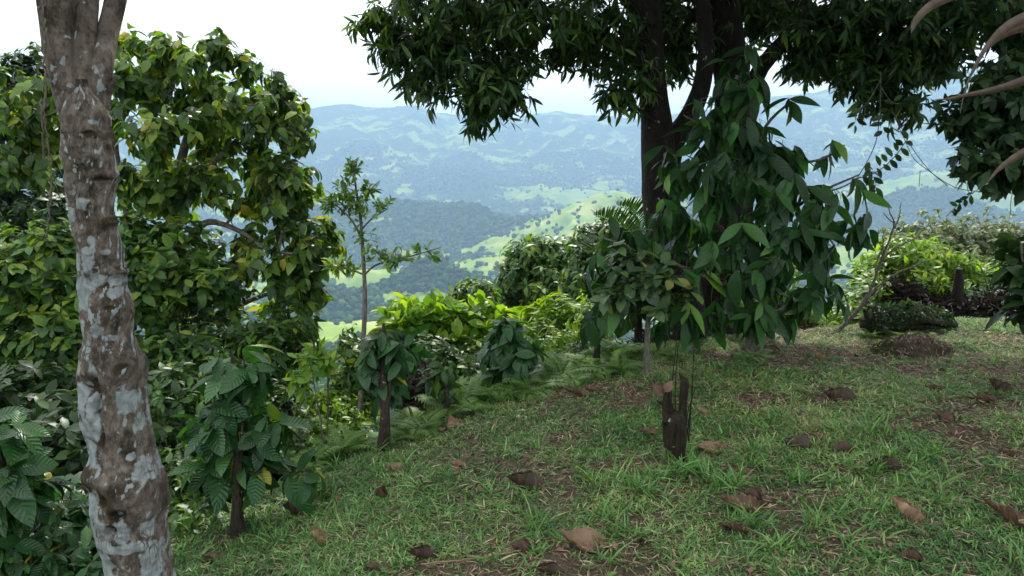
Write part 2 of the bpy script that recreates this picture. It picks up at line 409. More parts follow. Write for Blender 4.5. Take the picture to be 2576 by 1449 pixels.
M['palm'] = leafmat('palm_leaf', [(0, (.015, .045, .015)), (1, (.035, .085, .02))], .4, .2, (2, 2, .5))
M['brush'] = leafmat('withered_leaf_shaded', [(0, (.008, .009, .005)), (.7, (.02, .016, .009)), (1, (.055, .03, .016))], .8, .1, (1.2, 1, .8))  # brown taken nearly black, the shade over the brush is in this colour
M['bark_dark'] = barkmat('mango_bark', (.007, .005, .004), (.022, .017, .012), (.05, .042, .032), 18, 1.0, (.22, .23, .20), .66)
M['bark_grey'] = barkmat('grey_bark', (.06, .05, .038), (.17, .15, .12), (.30, .29, .26), 45, .8)
M['bark_brown'] = barkmat('brown_bark', (.03, .02, .013), (.10, .07, .045), (.16, .13, .09), 36, .8, (.32, .34, .30), .70)
M['bark_cof'] = barkmat('coffee_bark', (.014, .011, .008), (.045, .035, .022), (.10, .09, .06), 55, 1.0, (.30, .32, .28), .67)
M['twig'] = barkmat('twig_bark', (.05, .04, .03), (.13, .11, .085), None, 30, .3)
M['moss'] = barkmat('mossy_wood', (.008, .006, .004), (.03, .024, .012), (.09, .10, .02), 48, 1.0, (.34, .36, .33), .68)
M['wet_moss'] = barkmat('mossy_log', (.012, .010, .006), (.03, .032, .012), (.045, .06, .018), 34, 1.0)

# lichen bark : the patches come from a field stored on the trunk
m, t, o = newmat('lichen_bark'); l = t.links.new
g = N(t, 'ShaderNodeNewGeometry'); mpn = N(t, 'ShaderNodeMapping'); mpn.inputs['Scale'].default_value = (1, 1, .45); l(g.outputs['Position'], mpn.inputs[0])
n1 = N(t, 'ShaderNodeTexNoise', Scale=55.0, Detail=9.0, Roughness=.72); l(mpn.outputs[0], n1.inputs['Vector'])
n1b = N(t, 'ShaderNodeTexNoise', Scale=13.0, Detail=7.0, Roughness=.68); l(g.outputs['Position'], n1b.inputs['Vector'])
r1 = ramp(t, [(.40, (.02, .015, .01)), (.5, (.09, .072, .052)), (.61, (.25, .215, .175))]); l(n1.outputs['Fac'], r1.inputs[0])
r1b = ramp(t, [(.42, (.035, .028, .018)), (.57, (.17, .14, .11))]); l(n1b.outputs['Fac'], r1b.inputs[0])
ma = N(t, 'ShaderNodeMix', data_type='RGBA'); ma.inputs[0].default_value = .5; l(r1.outputs[0], ma.inputs[6]); l(r1b.outputs[0], ma.inputs[7])
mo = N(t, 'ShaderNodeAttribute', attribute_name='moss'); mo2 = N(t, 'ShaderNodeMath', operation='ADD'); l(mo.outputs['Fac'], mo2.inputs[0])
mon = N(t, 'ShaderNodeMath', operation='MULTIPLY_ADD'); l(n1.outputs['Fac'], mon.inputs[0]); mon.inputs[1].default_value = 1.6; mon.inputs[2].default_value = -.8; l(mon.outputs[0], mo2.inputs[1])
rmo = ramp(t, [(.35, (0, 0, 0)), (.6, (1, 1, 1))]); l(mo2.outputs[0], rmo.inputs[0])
mb = N(t, 'ShaderNodeMix', data_type='RGBA'); l(rmo.outputs[0], mb.inputs[0]); l(ma.outputs[2], mb.inputs[6]); mb.inputs[7].default_value = (.04, .03, .014, 1)  # dark tone of the moss and of the painted-in hollows
li = N(t, 'ShaderNodeAttribute', attribute_name='lich')
n3 = N(t, 'ShaderNodeTexNoise', Scale=38.0, Detail=6.0, Roughness=.6); l(g.outputs['Position'], n3.inputs['Vector'])
l3 = N(t, 'ShaderNodeMath', operation='MULTIPLY_ADD'); l(n3.outputs['Fac'], l3.inputs[0]); l3.inputs[1].default_value = 1.5; l(li.outputs['Fac'], l3.inputs[2])
rl = ramp(t, [(.70, (0, 0, 0)), (.76, (.55, .55, .55)), (.9, (.95, .95, .95))]); l(l3.outputs[0], rl.inputs[0])
# fine vertical cracks through the lichen
mpc = N(t, 'ShaderNodeMapping'); mpc.inputs['Scale'].default_value = (1, 1, .22); l(g.outputs['Position'], mpc.inputs[0])
vc = N(t, 'ShaderNodeTexVoronoi', Scale=85.0, feature='DISTANCE_TO_EDGE'); l(mpc.outputs[0], vc.inputs['Vector'])
rc = ramp(t, [(.02, (0, 0, 0)), (.10, (1, 1, 1))]); l(vc.outputs[0], rc.inputs[0])
n5 = N(t, 'ShaderNodeTexNoise', Scale=9.0, Detail=2.0); l(g.outputs['Position'], n5.inputs['Vector'])
r5 = ramp(t, [(.52, (1, 1, 1)), (.64, (0, 0, 0))]); l(n5.outputs['Fac'], r5.inputs[0])
mxc = N(t, 'ShaderNodeMath', operation='MAXIMUM'); l(rc.outputs[0], mxc.inputs[0]); l(r5.outputs[0], mxc.inputs[1])
mul = N(t, 'ShaderNodeMath', operation='MULTIPLY'); l(rl.outputs[0], mul.inputs[0]); l(mxc.outputs[0], mul.inputs[1])
rlc = ramp(t, [(.3, (.15, .17, .16)), (.5, (.26, .29, .28)), (.7, (.36, .39, .38))]); l(n3.outputs['Fac'], rlc.inputs[0])
mc = N(t, 'ShaderNodeMix', data_type='RGBA'); l(mul.outputs[0], mc.inputs[0]); l(mb.outputs[2], mc.inputs[6]); l(rlc.outputs[0], mc.inputs[7])
p = N(t, 'ShaderNodeBsdfPrincipled', Roughness=.85); p.inputs['Specular IOR Level'].default_value = .2; l(mc.outputs[2], p.inputs['Base Color'])
ad = N(t, 'ShaderNodeMath', operation='MULTIPLY_ADD'); l(mul.outputs[0], ad.inputs[0]); ad.inputs[1].default_value = .12; l(n1.outputs['Fac'], ad.inputs[2])
bp = N(t, 'ShaderNodeBump', Strength=1.0, Distance=.014); l(ad.outputs[0], bp.inputs['Height']); l(bp.outputs[0], p.inputs['Normal'])
l(p.outputs[0], o.inputs[0]); M['lichen'] = m

# lawn soil
m, t, o = newmat('lawn_soil'); l = t.links.new; g = N(t, 'ShaderNodeNewGeometry')
n1 = N(t, 'ShaderNodeTexNoise', Scale=2.2, Detail=6.0, Roughness=.65); l(g.outputs['Position'], n1.inputs['Vector'])
n2 = N(t, 'ShaderNodeTexNoise', Scale=45.0, Detail=6.0, Roughness=.7); l(g.outputs['Position'], n2.inputs['Vector'])
r1 = ramp(t, [(.35, (.05, .065, .028)), (.5, (.10, .082, .058)), (.7, (.17, .135, .10))]); l(n1.outputs['Fac'], r1.inputs[0])
r2 = ramp(t, [(.35, (.03, .022, .014)), (.55, (.10, .075, .05)), (.72, (.24, .18, .12))]); l(n2.outputs['Fac'], r2.inputs[0])
mm = N(t, 'ShaderNodeMix', data_type='RGBA'); mm.inputs[0].default_value = .5; l(r1.outputs[0], mm.inputs[6]); l(r2.outputs[0], mm.inputs[7])
p = N(t, 'ShaderNodeBsdfPrincipled', Roughness=.95); p.inputs['Specular IOR Level'].default_value = .1; l(mm.outputs[2], p.inputs['Base Color'])
bp = N(t, 'ShaderNodeBump', Strength=1.0, Distance=.03); l(n2.outputs['Fac'], bp.inputs['Height']); l(bp.outputs[0], p.inputs['Normal'])
l(p.outputs[0], o.inputs[0]); M['soil'] = m

# far land: cover field on the mesh (pasture / woodland), broken up by fine noise
m, t, o = newmat('hill_land'); l = t.links.new; g = N(t, 'ShaderNodeNewGeometry')
cv = N(t, 'ShaderNodeAttribute', attribute_name='cover')
n1 = N(t, 'ShaderNodeTexNoise', Scale=.030, Detail=7.0, Roughness=.7); l(g.outputs['Position'], n1.inputs['Vector'])
a1 = N(t, 'ShaderNodeMath', operation='MULTIPLY_ADD'); l(n1.outputs['Fac'], a1.inputs[0]); a1.inputs[1].default_value = 2.6; a1.inputs[2].default_value = -1.3
a2 = N(t, 'ShaderNodeMath', operation='ADD'); l(a1.outputs[0], a2.inputs[0]); l(cv.outputs['Fac'], a2.inputs[1])
rc = ramp(t, [(.0, (0, 0, 0)), (.12, (1, 1, 1))]); l(a2.outputs[0], rc.inputs[0])
n2 = N(t, 'ShaderNodeTexNoise', Scale=.008, Detail=5.0, Roughness=.6); l(g.outputs['Position'], n2.inputs['Vector'])
rp1 = ramp(t, [(.35, (.11, .19, .035)), (.5, (.19, .27, .055)), (.68, (.32, .34, .11))]); l(n2.outputs['Fac'], rp1.inputs[0])
n3 = N(t, 'ShaderNodeTexNoise', Scale=.09, Detail=5.0, Roughness=.7); l(g.outputs['Position'], n3.inputs['Vector'])
rf1 = ramp(t, [(.35, (.010, .026, .010)), (.55, (.04, .075, .022)), (.70, (.10, .15, .04))]); l(n3.outputs['Fac'], rf1.inputs[0])
mm = N(t, 'ShaderNodeMix', data_type='RGBA'); l(rc.outputs[0], mm.inputs[0]); l(rp1.outputs[0], mm.inputs[6]); l(rf1.outputs[0], mm.inputs[7])
p = N(t, 'ShaderNodeBsdfPrincipled', Roughness=1.0); p.inputs['Specular IOR Level'].default_value = .0; l(mm.outputs[2], p.inputs['Base Color'])
hb = N(t, 'ShaderNodeMath', operation='MULTIPLY'); l(n3.outputs['Fac'], hb.inputs[0]); l(rc.outputs[0], hb.inputs[1])
bp = N(t, 'ShaderNodeBump', Strength=.8, Distance=14.0); l(hb.outputs[0], bp.inputs['Height']); l(bp.outputs[0], p.inputs['Normal'])
l(p.outputs[0], o.inputs[0]); M['land'] = m
M['farwood'] = leafmat('far_woodland', [(0, (.014, .034, .014)), (.6, (.03, .062, .02)), (1, (.07, .11, .03))], .9, .0, spec=.0)

def plainmat(name, c, rough=.6):
    m, t, o = newmat(name); p = N(t, 'ShaderNodeBsdfPrincipled', Roughness=rough)
    n1 = N(t, 'ShaderNodeTexNoise', Scale=3.0, Detail=3.0); r = ramp(t, [(.3, tuple(a * .8 for a in c)), (.7, c)])
    t.links.new(n1.outputs['Fac'], r.inputs[0]); t.links.new(r.outputs[0], p.inputs['Base Color']); t.links.new(p.outputs[0], o.inputs[0]); return m
M['wall'] = plainmat('house_wall', (.7, .68, .62)); M['roof'] = plainmat('zinc_roof', (.75, .75, .78), .35)

# ------------------------------------------------------------------ ground and hills
def polar(name, rs, azs, closed, mat, attr=False):
    Rg, Ag = np.meshgrid(rs, azs, indexing='ij'); X = Rg * np.sin(Ag); Y = Rg * np.cos(Ag)
    Z = height(X, Y)
    if not attr: Z = Z + .018 * fbm(X * 3, Y * 3, 3, 5) + .035 * fbm(X * .8, Y * .8, 2, 6)
    V = np.stack([X, Y, Z], -1).reshape(-1, 3); nr, na = Rg.shape
    i = np.arange(nr - 1)[:, None] * na; ja = np.arange(na if closed else na - 1)[None]; jb = (ja + 1) % na
    Q = np.stack([i + ja, i + na + ja, i + na + jb, i + jb], -1).reshape(-1, 4)[:, ::-1]
    at = {'cover': cover(V[:, 0], V[:, 1])} if attr else {}
    T = None
    if closed and not attr:
        V = np.concatenate([V, [[0, 0, float(height(0., 0.))]]]); c = len(V) - 1
        T = [[c, (k + 1) % na, k] for k in range(na)]
    me = mesh(name, V, Q, T, at, True, [mat]); ob = bpy.data.objects.new(name, me); COL.objects.link(ob); ob['kind'] = 'structure'
    return ob
azf = np.concatenate([np.linspace(-.95, .95, 680), np.linspace(.95, 2 * np.pi - .95, 90)[1:-1]])
polar('ground', np.geomspace(.4, 60, 230), azf, True, M['soil'])
polar('hills', np.concatenate([np.geomspace(60, 900, 110), np.geomspace(900, 9000, 520)[1:], np.geomspace(9000, 12300, 40)[1:]]), azf, True, M['land'], True)

# far woodland: crown-shaped masses over the wooded slopes
def ico(sub, seed):
    import bmesh
    bm = bmesh.new(); bmesh.ops.create_icosphere(bm, subdivisions=sub, radius=1)
    V = np.array([v.co[:] for v in bm.verts]); F = np.array([[v.index for v in f.verts] for f in bm.faces]); bm.free()
    rg = R(seed); V = V * (1 + .22 * rg.randn(len(V), 1)); V[:, 2] = V[:, 2] * .85 + .25
    return V, F
rng = R(5); geo = Geo()
for (n, r0, r1, sub, s0, s1) in ((16000, 330, 1700, 2, 3.2, 6.5), (24000, 1700, 3600, 1, 5, 9.5), (12000, 3600, 6200, 1, 7, 12)):
    r = np.sqrt(rng.rand(n * 3) * (r1 ** 2 - r0 ** 2) + r0 ** 2); a = (rng.rand(n * 3) - .5) * 1.5
    x = r * np.sin(a); y = r * np.cos(a); f = cover(x, y)
    prob = np.clip((f + .10) * 4, .09, 1); keep = rng.rand(n * 3) < prob; x, y = x[keep][:n], y[keep][:n]
    z = height(x, y); k = len(x)
    for q in range(4):
        V, F = ico(sub, q + 10 * sub); sel = np.arange(q, k, 4); m_ = len(sel)
        s = rng.uniform(s0, s1, m_); an = rng.rand(m_) * 6.28
        ca, sa = np.cos(an)[:, None], np.sin(an)[:, None]
        vx = (V[None, :, 0] * ca - V[None, :, 1] * sa) * s[:, None] + x[sel][:, None]
        vy = (V[None, :, 0] * sa + V[None, :, 1] * ca) * s[:, None] + y[sel][:, None]
        vz = V[None, :, 2] * (s * rng.uniform(.8, 1.3, m_))[:, None] + z[sel][:, None] + s[:, None] * .35
        geo.add(np.stack([vx, vy, vz], -1), None, (np.arange(m_)[:, None, None] * len(V) + F[None]).reshape(-1, 3), rnd=np.repeat(rng.rand(m_), len(V)))
wood = geo.build('valley_woodland', M['farwood'])
tag(wood, 'dark green woodland covering the valley floor and the far hillsides', 'woodland', kind='stuff')

# far farmhouses
HS = [(1413, 420), (1468, 424), (1478, 441), (1492, 436), (1507, 432), (1530, 428), (1335, 455), (1010, 497), (878, 541), (1590, 414), (2330, 442), (820, 512)]
hl = ['pale far farmhouse alone above the left end of the village', 'tiny white farmhouse on the far slope beside the mango trunk', 'low white farmhouse at the lower edge of the far village',
      'white roofed farmhouse in the middle of the far village', 'pale farmhouse with silvery roof in the far village', 'farmhouse at the right end of the far hill village',
      'lone pale farmhouse left of the far village on the hillside', 'little farmhouse beside the bright pasture behind the sapling', 'small farmhouse in the valley left of the sapling',
      'farmhouse on the far slope just left of the mango trunk', 'pale farmhouse on the hazy hillside at the right', 'tiny farmhouse by the crown edge of the yellow leaved tree']
proto = None
for i, (u, v) in enumerate(HS):
    gp = G(u, v, True)
    if proto is None:
        b = thing('farm_house', hl[i], 'house', gp, 'farmhouses on the far hillside'); gg = Geo()
        gg.add([(-7, -4, -2), (7, -4, -2), (7, 4, -2), (-7, 4, -2), (-7, -4, 3), (7, -4, 3), (7, 4, 3), (-7, 4, 3)], [(0, 1, 5, 4), (1, 2, 6, 5), (2, 3, 7, 6), (3, 0, 4, 7), (0, 3, 2, 1)])
        gg.build('wall', M['wall'], b, False, True); gg = Geo()
        gg.add([(-8, -5, 2.9), (8, -5, 2.9), (8, 5, 2.9), (-8, 5, 2.9), (-8, 0, 5.6), (8, 0, 5.6)], [(0, 1, 5, 4), (2, 3, 4, 5), (0, 3, 2, 1)], [(0, 4, 3), (1, 2, 5)])
        gg.build('roof', M['roof'], b, False, True); proto = b
    else:
        b = proto.copy(); COL.objects.link(b); b.location = gp; b['label'] = hl[i]
        for ch in list(proto.children): c = ch.copy(); COL.objects.link(c); c.parent = b
    b.rotation_euler = (0, 0, i * .7)

# ------------------------------------------------------------------ the lichen-spotted tree at the left
TD = 2.0
OUT = [(-40, 88, 185), (0, 92, 190), (60, 97, 200)]
ROWS = [(200, 132, 276), (240, 138, 276), (300, 150, 276), (350, 155, 279), (400, 158, 290), (450, 166, 292), (500, 173, 290), (550, 178, 293), (600, 186, 301), (650, 192, 312), (680, 196, 320), (720, 199, 316),
        (760, 203, 330), (800, 206, 334), (840, 207, 337), (870, 209, 345), (900, 204, 360), (950, 197, 370), (1000, 200, 371), (1050, 207, 376), (1100, 222, 388), (1150, 232, 397), (1180, 228, 404),
        (1220, 226, 418), (1270, 227, 424), (1310, 238, 420), (1370, 252, 428), (1449, 272, 438), (1560, 285, 462), (1750, 280, 520)]
ROWS = np.array(ROWS, float)
base = P(375, 1700, TD); base[2] = near_z(base[0], base[1]) - .05
lt = thing('lichen_tree', 'knobbly tree trunk with pale lichen patches close to the camera', 'tree', base)
nr, na = 640, 180
vv = np.linspace(200, 1750, nr)
LL = np.interp(vv, ROWS[:, 0], ROWS[:, 1]); RRt = np.interp(vv, ROWS[:, 0], ROWS[:, 2])
ker = np.hanning(17); ker /= ker.sum()
sm = lambda a: np.convolve(np.pad(a, 8, 'edge'), ker, 'valid')
LL, RRt = sm(LL), sm(RRt)
_k = 52 * (1 - sstep(200, 300, vv)); LL, RRt = LL + _k, RRt - _k
cu = (LL + RRt) / 2; hw = ((RRt - LL) / 2 - 7) * TD / FPX
th = np.linspace(0, 2 * np.pi, na, endpoint=False)
cen = np.array([P(a, b, TD) for a, b in zip(cu, vv)]); cen[:, 1] = cen[:, 1].mean() + (cen[:, 1] - cen[:, 1].mean()) * .15
# keep the projected centre while the stem stands upright
for i in range(nr):
    q = ray(cu[i], vv[i]); s_ = (cen[i, 1]) / q[1]; cen[i] = CAM + q * s_; hw[i] *= s_ / TD
CT, ST = np.cos(th), np.sin(th)
Ug = cu[:, None] + (RRt - LL)[:, None] / 2 * CT[None]; Vg = vv[:, None] + 0 * CT[None]; front = (ST < .25)[None] & (Ug > 0)
nfl = fbm(CT[None] * 2 + 5, (vv[:, None] / 55 + ST[None] * 2), 4, 41); nfs = fbm(CT[None] * 7 + 5, (vv[:, None] / 22 + ST[None] * 7), 4, 43)
disp = .0075 * nfl * 1.3 + .0035 * nfs
ring = fbm(vv[:, None] / 26 + .8 * CT[None], vv[:, None] * 0 + 3.3 + 1.2 * ST[None], 3, 44)
disp = disp + .004 * ring * sstep(240, 330, vv)[:, None] * (1 - sstep(800, 900, vv))[:, None]
moss = .15 * nfl + .12 * fbm(CT[None] * 1.5 + 9, vv[:, None] / 90 + ST[None], 3, 47) - .05
def el(u, v, ru, rv): return ((Ug - u) / ru) ** 2 + ((Vg - v) / rv) ** 2
KN = [(333, 912, 34, 30, .012), (300, 770, 26, 24, .009), (300, 555, 22, 10, .008), (308, 680, 20, 12, .008), (262, 335, 24, 14, .006), (370, 1230, 42, 50, .016), (300, 1180, 60, 22, .012),
      (240, 1190, 22, 30, .008), (290, 440, 18, 10, .006), (180, 330, 14, 10, .006), (350, 1340, 60, 14, .004), (240, 880, 30, 12, .005)]
for (u, v, ru, rv, a) in KN:
    e = el(u, v, ru, rv); disp = disp + np.where(front, 1.5 * a * np.exp(-e * .9), 0)
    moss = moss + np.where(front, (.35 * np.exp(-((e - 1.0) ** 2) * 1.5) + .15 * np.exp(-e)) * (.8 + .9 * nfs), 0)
CV = [(262, 955, 22, 26, .030), (282, 995, 11, 34, .024), (300, 1232, 17, 16, .022), (342, 1262, 16, 15, .030), (323, 1300, 12, 15, .020), (297, 1080, 5, 30, .010), (258, 1220, 22, 18, .014),
      (316, 1392, 18, 18, .010), (333, 912, 12, 9, .006), (301, 768, 8, 6, .006), (250, 338, 13, 6, .007), (300, 552, 12, 4, .006), (275, 452, 14, 4, .005), (318, 672, 9, 5, .006), (205, 1085, 5, 25, .004), (243, 1150, 3, 30, .006)]
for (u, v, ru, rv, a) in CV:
    e = el(u, v, ru, rv); disp = disp - np.where(front, a * np.exp(-e ** 1.5), 0); moss = moss + np.where(front, .8 * np.exp(-e * .55), 0)  # hollows: their shade painted in through the moss field, besides real moss
PT = [(233, 512, 19, 14), (205, 483, 14, 7), (191, 544, 16, 20), (229, 568, 5, 5), (256, 603, 10, 12), (248, 626, 17, 11), (204, 655, 16, 18), (245, 662, 19, 24), (269, 696, 19, 14), (287, 632, 9, 8), (227, 726, 26, 38),
      (307, 732, 11, 11), (309, 699, 9, 12), (237, 760, 10, 14), (255, 782, 7, 12), (229, 816, 12, 20), (272, 824, 16, 14), (147, 205, 14, 10), (168, 341, 11, 18), (170, 265, 8, 8), (204, 230, 7, 7), (259, 310, 8, 5),
      (253, 856, 8, 32), (216, 907, 14, 22), (268, 918, 12, 18), (228, 994, 20, 40), (266, 999, 16, 22), (348, 994, 20, 25), (245, 1061, 25, 25), (279, 1055, 12, 30), (370, 1050, 8, 20), (250, 1117, 20, 35),
      (286, 1158, 6, 12), (363, 1128, 8, 8), (388, 1163, 20, 22), (255, 1262, 25, 40), (286, 1318, 35, 36), (345, 1305, 20, 26), (399, 1306, 15, 16), (358, 1345, 50, 12), (286, 1400, 22, 50), (409, 1400, 18, 50), (388, 1438, 25, 20),
      (307, 841, 16, 8), (205, 1030, 8, 40), (225, 600, 5, 5), (190, 600, 7, 8), (300, 980, 5, 5), (215, 430, 6, 5), (240, 380, 4, 4), (265, 255, 5, 8), (300, 1480, 60, 60), (400, 1500, 50, 60), (330, 1600, 90, 60)]
lich = -.9 + .25 * nfs
lich = np.maximum(lich, 1.15 * fbm(CT[None] * 9 + 2, vv[:, None] / 14 + ST[None] * 9, 2, 48) + .35 * nfl - .55)
for (u, v, ru, rv) in PT:
    _g = 1.1 if v < 850 else 1.12
    e = np.sqrt(el(u, v, ru * _g, rv * _g)); lich = np.maximum(lich, np.where(ST[None] < .5, .75 - .72 * e + .12 * nfs, -1))
lich = np.where(ST[None] >= .3, np.maximum(lich, .9 * nfl - .25), lich)
rr = hw[:, None] + disp
V = cen[:, None] + np.stack([rr * CT[None], rr * ST[None] * .95, 0 * rr], -1)
i = np.arange(nr - 1)[:, None] * na; j = np.arange(na)[None]; j2 = (j + 1) % na
gt = Geo(); gt.add(V, np.stack([i + j, i + na + j, i + na + j2, i + j2], -1).reshape(-1, 4))
def limb_geo(g_, pts, n, sides, seed, d=TD):
    """pts rows (u,v,half width px,depth)"""
    q = spline([(a, b, c * .9, e) for a, b, c, e in pts], n)
    p3 = np.array([P(a, b, e) for a, b, c, e in q]); r3 = np.array([c * e / FPX for a, b, c, e in q])
    tube(g_, p3, r3, sides, rough=.10, seed=seed); return p3, r3
n0 = gt.n
A3 = limb_geo(gt, [(222, 480, 36, 2.02), (205, 330, 46, 1.99), (172, 200, 47, 1.985), (150, 110, 42, 1.98), (138, 0, 45, 1.97), (120, -140, 44, 1.95), (60, -420, 38, 1.9), (-40, -800, 30, 1.9)], 120, 64, 1)
B3 = limb_geo(gt, [(240, 480, 40, 2.03), (228, 330, 48, 1.99), (216, 200, 37, 1.985), (214, 100, 32, 2.0), (218, 0, 32, 2.05), (226, -140, 34, 2.08), (240, -500, 30, 2.2), (280, -900, 24, 2.4)], 120, 64, 2)
C3 = limb_geo(gt, [(232, 400, 28, 2.03), (243, 260, 35, 2.0), (260, 150, 27, 1.995), (276, 60, 28, 2.05), (291, 0, 27, 2.06), (325, -120, 26, 2.1), (420, -400, 24, 2.3), (600, -800, 20, 2.8)], 120, 64, 3)
limb_geo(gt, [(272, 240, 9, 2.0), (284, 210, 8, 1.99), (293, 192, 6, 1.99)], 12, 16, 4)
limb_geo(gt, [(205, 270, 12, 1.93), (178, 222, 12, 1.92), (158, 205, 9, 1.92)], 12, 16, 5)
LV = np.concatenate(gt.V)[n0:]
lm = np.concatenate([lich.ravel(), -.55 + 1.15 * fbm(LV[:, 0] * 60, LV[:, 2] * 45, 2, 51)])
mm_ = np.concatenate([moss.ravel(), .10 + .4 * fbm(LV[:, 0] * 9, LV[:, 2] * 7, 3, 52)])
gt.build('trunk', M['lichen'], lt, extra={'lich': lm, 'moss': mm_})
# crown of this tree, above the picture
rng = R(8)
cb = [(np.array([-.9, 1.8, 5.0]), np.array([1.9, 1.7, .9]))]
cl, dr = sample_blobs(cb, 90, rng, .4); gb = Geo()
skeleton(gb, [(A3[0][60::10], A3[1][60::10]), (B3[0][60::10], B3[1][60::10]), (C3[0][60::10], C3[1][60::10])], cl, rng, .006, .4)
gb.build('branch', M['bark_grey'], lt)
gl = Geo(); tp = np.repeat(cl, 7, 0) + rng.randn(90 * 7, 3) * .22; whorls(gl, tp, nrm(np.repeat(dr, 7, 0) + rng.randn(len(tp), 3) * .5), 10, .13, .42, rng, .12, 1, .5, .4)
gl.build('crown', M['mango'], lt)
# thin creeper strands hanging down its left side
vt = thing('hanging_creeper', 'thin brown creeper strands hanging beside the lichen covered trunk', 'creeper', P(110, 60, 1.95))
gv = Geo()
for pl in ([(108, -60), (107, 60), (110, 150), (113, 240), (106, 320), (112, 400)], [(118, -60), (112, 60), (132, 140), (160, 185)], [(102, 250), (118, 330), (128, 400), (126, 500), (118, 600)]):
    q = spline([(*P(a, b, 1.93),) for a, b in pl], 40); tube(gv, q + .002 * R(3).randn(40, 3), .0028, 6)
gv.build('strand', M['twig'], vt)

# ------------------------------------------------------------------ generic plant
def pl_base(u, d):
    q = ray(u, 700); x = q[0] * d; y = q[1] * d; return np.array([x, y, float(near_z(x, y))])
def plant(name, label, cat, base, stems, blobs, mat, bark, seed=0, clumps=60, sub=5, subr=.2, per=7, L=.1, ar=.5, tip=.005, seg=.3, shell=.5, outw=.6, upw=.3, group=None,
          tw=.1, spread=1., fwd=.5, droop=.5, k=3, prof='ell', fold=.18, bend=.25, young=0., lvar=.25, jit=.3, sides=8, expo=.5, wavy=0, twigs=True, maxr=None, rough=.12, usedir=0.):
    rng = R(seed); root = thing(name, label, cat, base, group)
    g_ = Geo(); tr = []
    for st in stems:                       # rows: x,y,z,r
        st = np.asarray(st, float); q = spline(st, max(12, len(st) * 6)); tube(g_, q[:, :3], q[:, 3], 20 if q[:, 3].max() > .03 else sides, rough=rough, seed=seed % 7)
        tr.append((q[1::2, :3], q[1::2, 3]))
    cl, dr = sample_blobs(blobs, clumps, rng, shell)
    ed = skeleton(g_, tr, cl, rng, tip, seg, expo=expo, maxr=maxr)
    n = len(cl); T = np.repeat(cl, sub, 0); off = nrm(rng.randn(n * sub, 3)) * subr * rng.rand(n * sub, 1) ** .4
    D = nrm(np.repeat(dr, sub, 0) * outw + off / max(subr, 1e-6) * .7 + np.array([0, 0, upw]) + usedir * np.repeat(ed, sub, 0)); tips = T + off
    if twigs:
        tr_ = max(.0012, tip * .45)
        for a, b in zip(T, tips): tube(g_, [a, (a + b) / 2 + [0, 0, .012], b], [tr_, tr_, tr_ * .7], 3, cap=False)
    g_.build('trunk', bark, root)
    gl = Geo(); whorls(gl, tips, D, per, L, ar, rng, tw, spread, fwd, droop, k, prof, fold, bend, young=young, lvar=lvar, jit=jit, wavy=wavy)
    gl.build('crown', mat, root)
    return root
def S(*rows): return [(*P(u, v, d), r * d / FPX) for u, v, d, r in rows]
def down(b, r, dz=.15): return (b[0], b[1], b[2] - dz, r)

# the two big mango trees
b1 = pl_base(1722, 7.3)
st = [[down(b1, .30), (*P(1722, 840, 7.3), .235)] + S((1705, 720, 7.3, 56), (1680, 600, 7.3, 52), (1662, 500, 7.3, 47), (1655, 400, 7.3, 43), (1652, 320, 7.3, 40), (1640, 200, 7.3, 34), (1632, 100, 7.3, 36), (1628, 0, 7.3, 36), (1610, -200, 7.2, 32), (1570, -500, 7.0, 26), (1500, -900, 6.6, 20)),
      S((1672, 430, 7.35, 30), (1697, 351, 7.4, 28), (1730, 302, 7.4, 26), (1762, 225, 7.4, 23), (1775, 150, 7.4, 21), (1772, 50, 7.4, 20), (1750, -60, 7.4, 19), (1740, -400, 7.6, 15), (1700, -900, 8, 12)),
      S((1632, 60, 7.2, 24), (1560, -30, 7.0, 22), (1430, -90, 6.8, 20), (1250, -60, 6.6, 16), (1130, 40, 6.5, 11)),
      S((1655, 180, 7.2, 14), (1590, 150, 7.1, 12), (1500, 60, 7, 10)), S((1645, 250, 7.3, 16), (1600, 215, 7.2, 12), (1570, 205, 7.1, 9))]
mb = [B(1130, 40, 6.9, 215, 105, .8), B(1190, 205, 6.8, 115, 105, .5), B(1040, 130, 6.8, 95, 75, .4), B(1380, 60, 6.9, 210, 95, .9), B(1280, 215, 6.8, 60, 85, .3), B(1560, 190, 7.0, 70, 110, .4), B(1720, 60, 7.9, 150, 110, .4), B(1500, 90, 7.2, 110, 60, .5), B(960, 50, 6.9, 60, 60, .3),
      B(1650, 160, 8.0, 150, 60, .3)]
up1 = [(np.array([.4, 6.4, 5.2]), np.array([2.0, 2.6, 1.2])), (np.array([1.5, 7.4, 6.6]), np.array([3.0, 2.8, 1.4])), (np.array([1.3, 9.6, 5.8]), np.array([1.8, 1.8, 1.5]))]  # unseen crown above the frame, shaped to keep sun off the lawn
mk = dict(L=.138, ar=.22, tip=.0045, seg=.35, k=4, prof='lance', fold=.25, droop=.75, spread=.9, fwd=.55, tw=.10, outw=.35, upw=-.15, bend=.28, jit=.28, young=.12, lvar=.2)
T1 = plant('mango_tree', 'dark mango tree with bare patchy trunk and overhanging drooping crown', 'tree', b1, st, mb, M['mango'], M['bark_dark'], 21, clumps=235, sub=7, subr=.19, per=7, shell=.15, **mk)
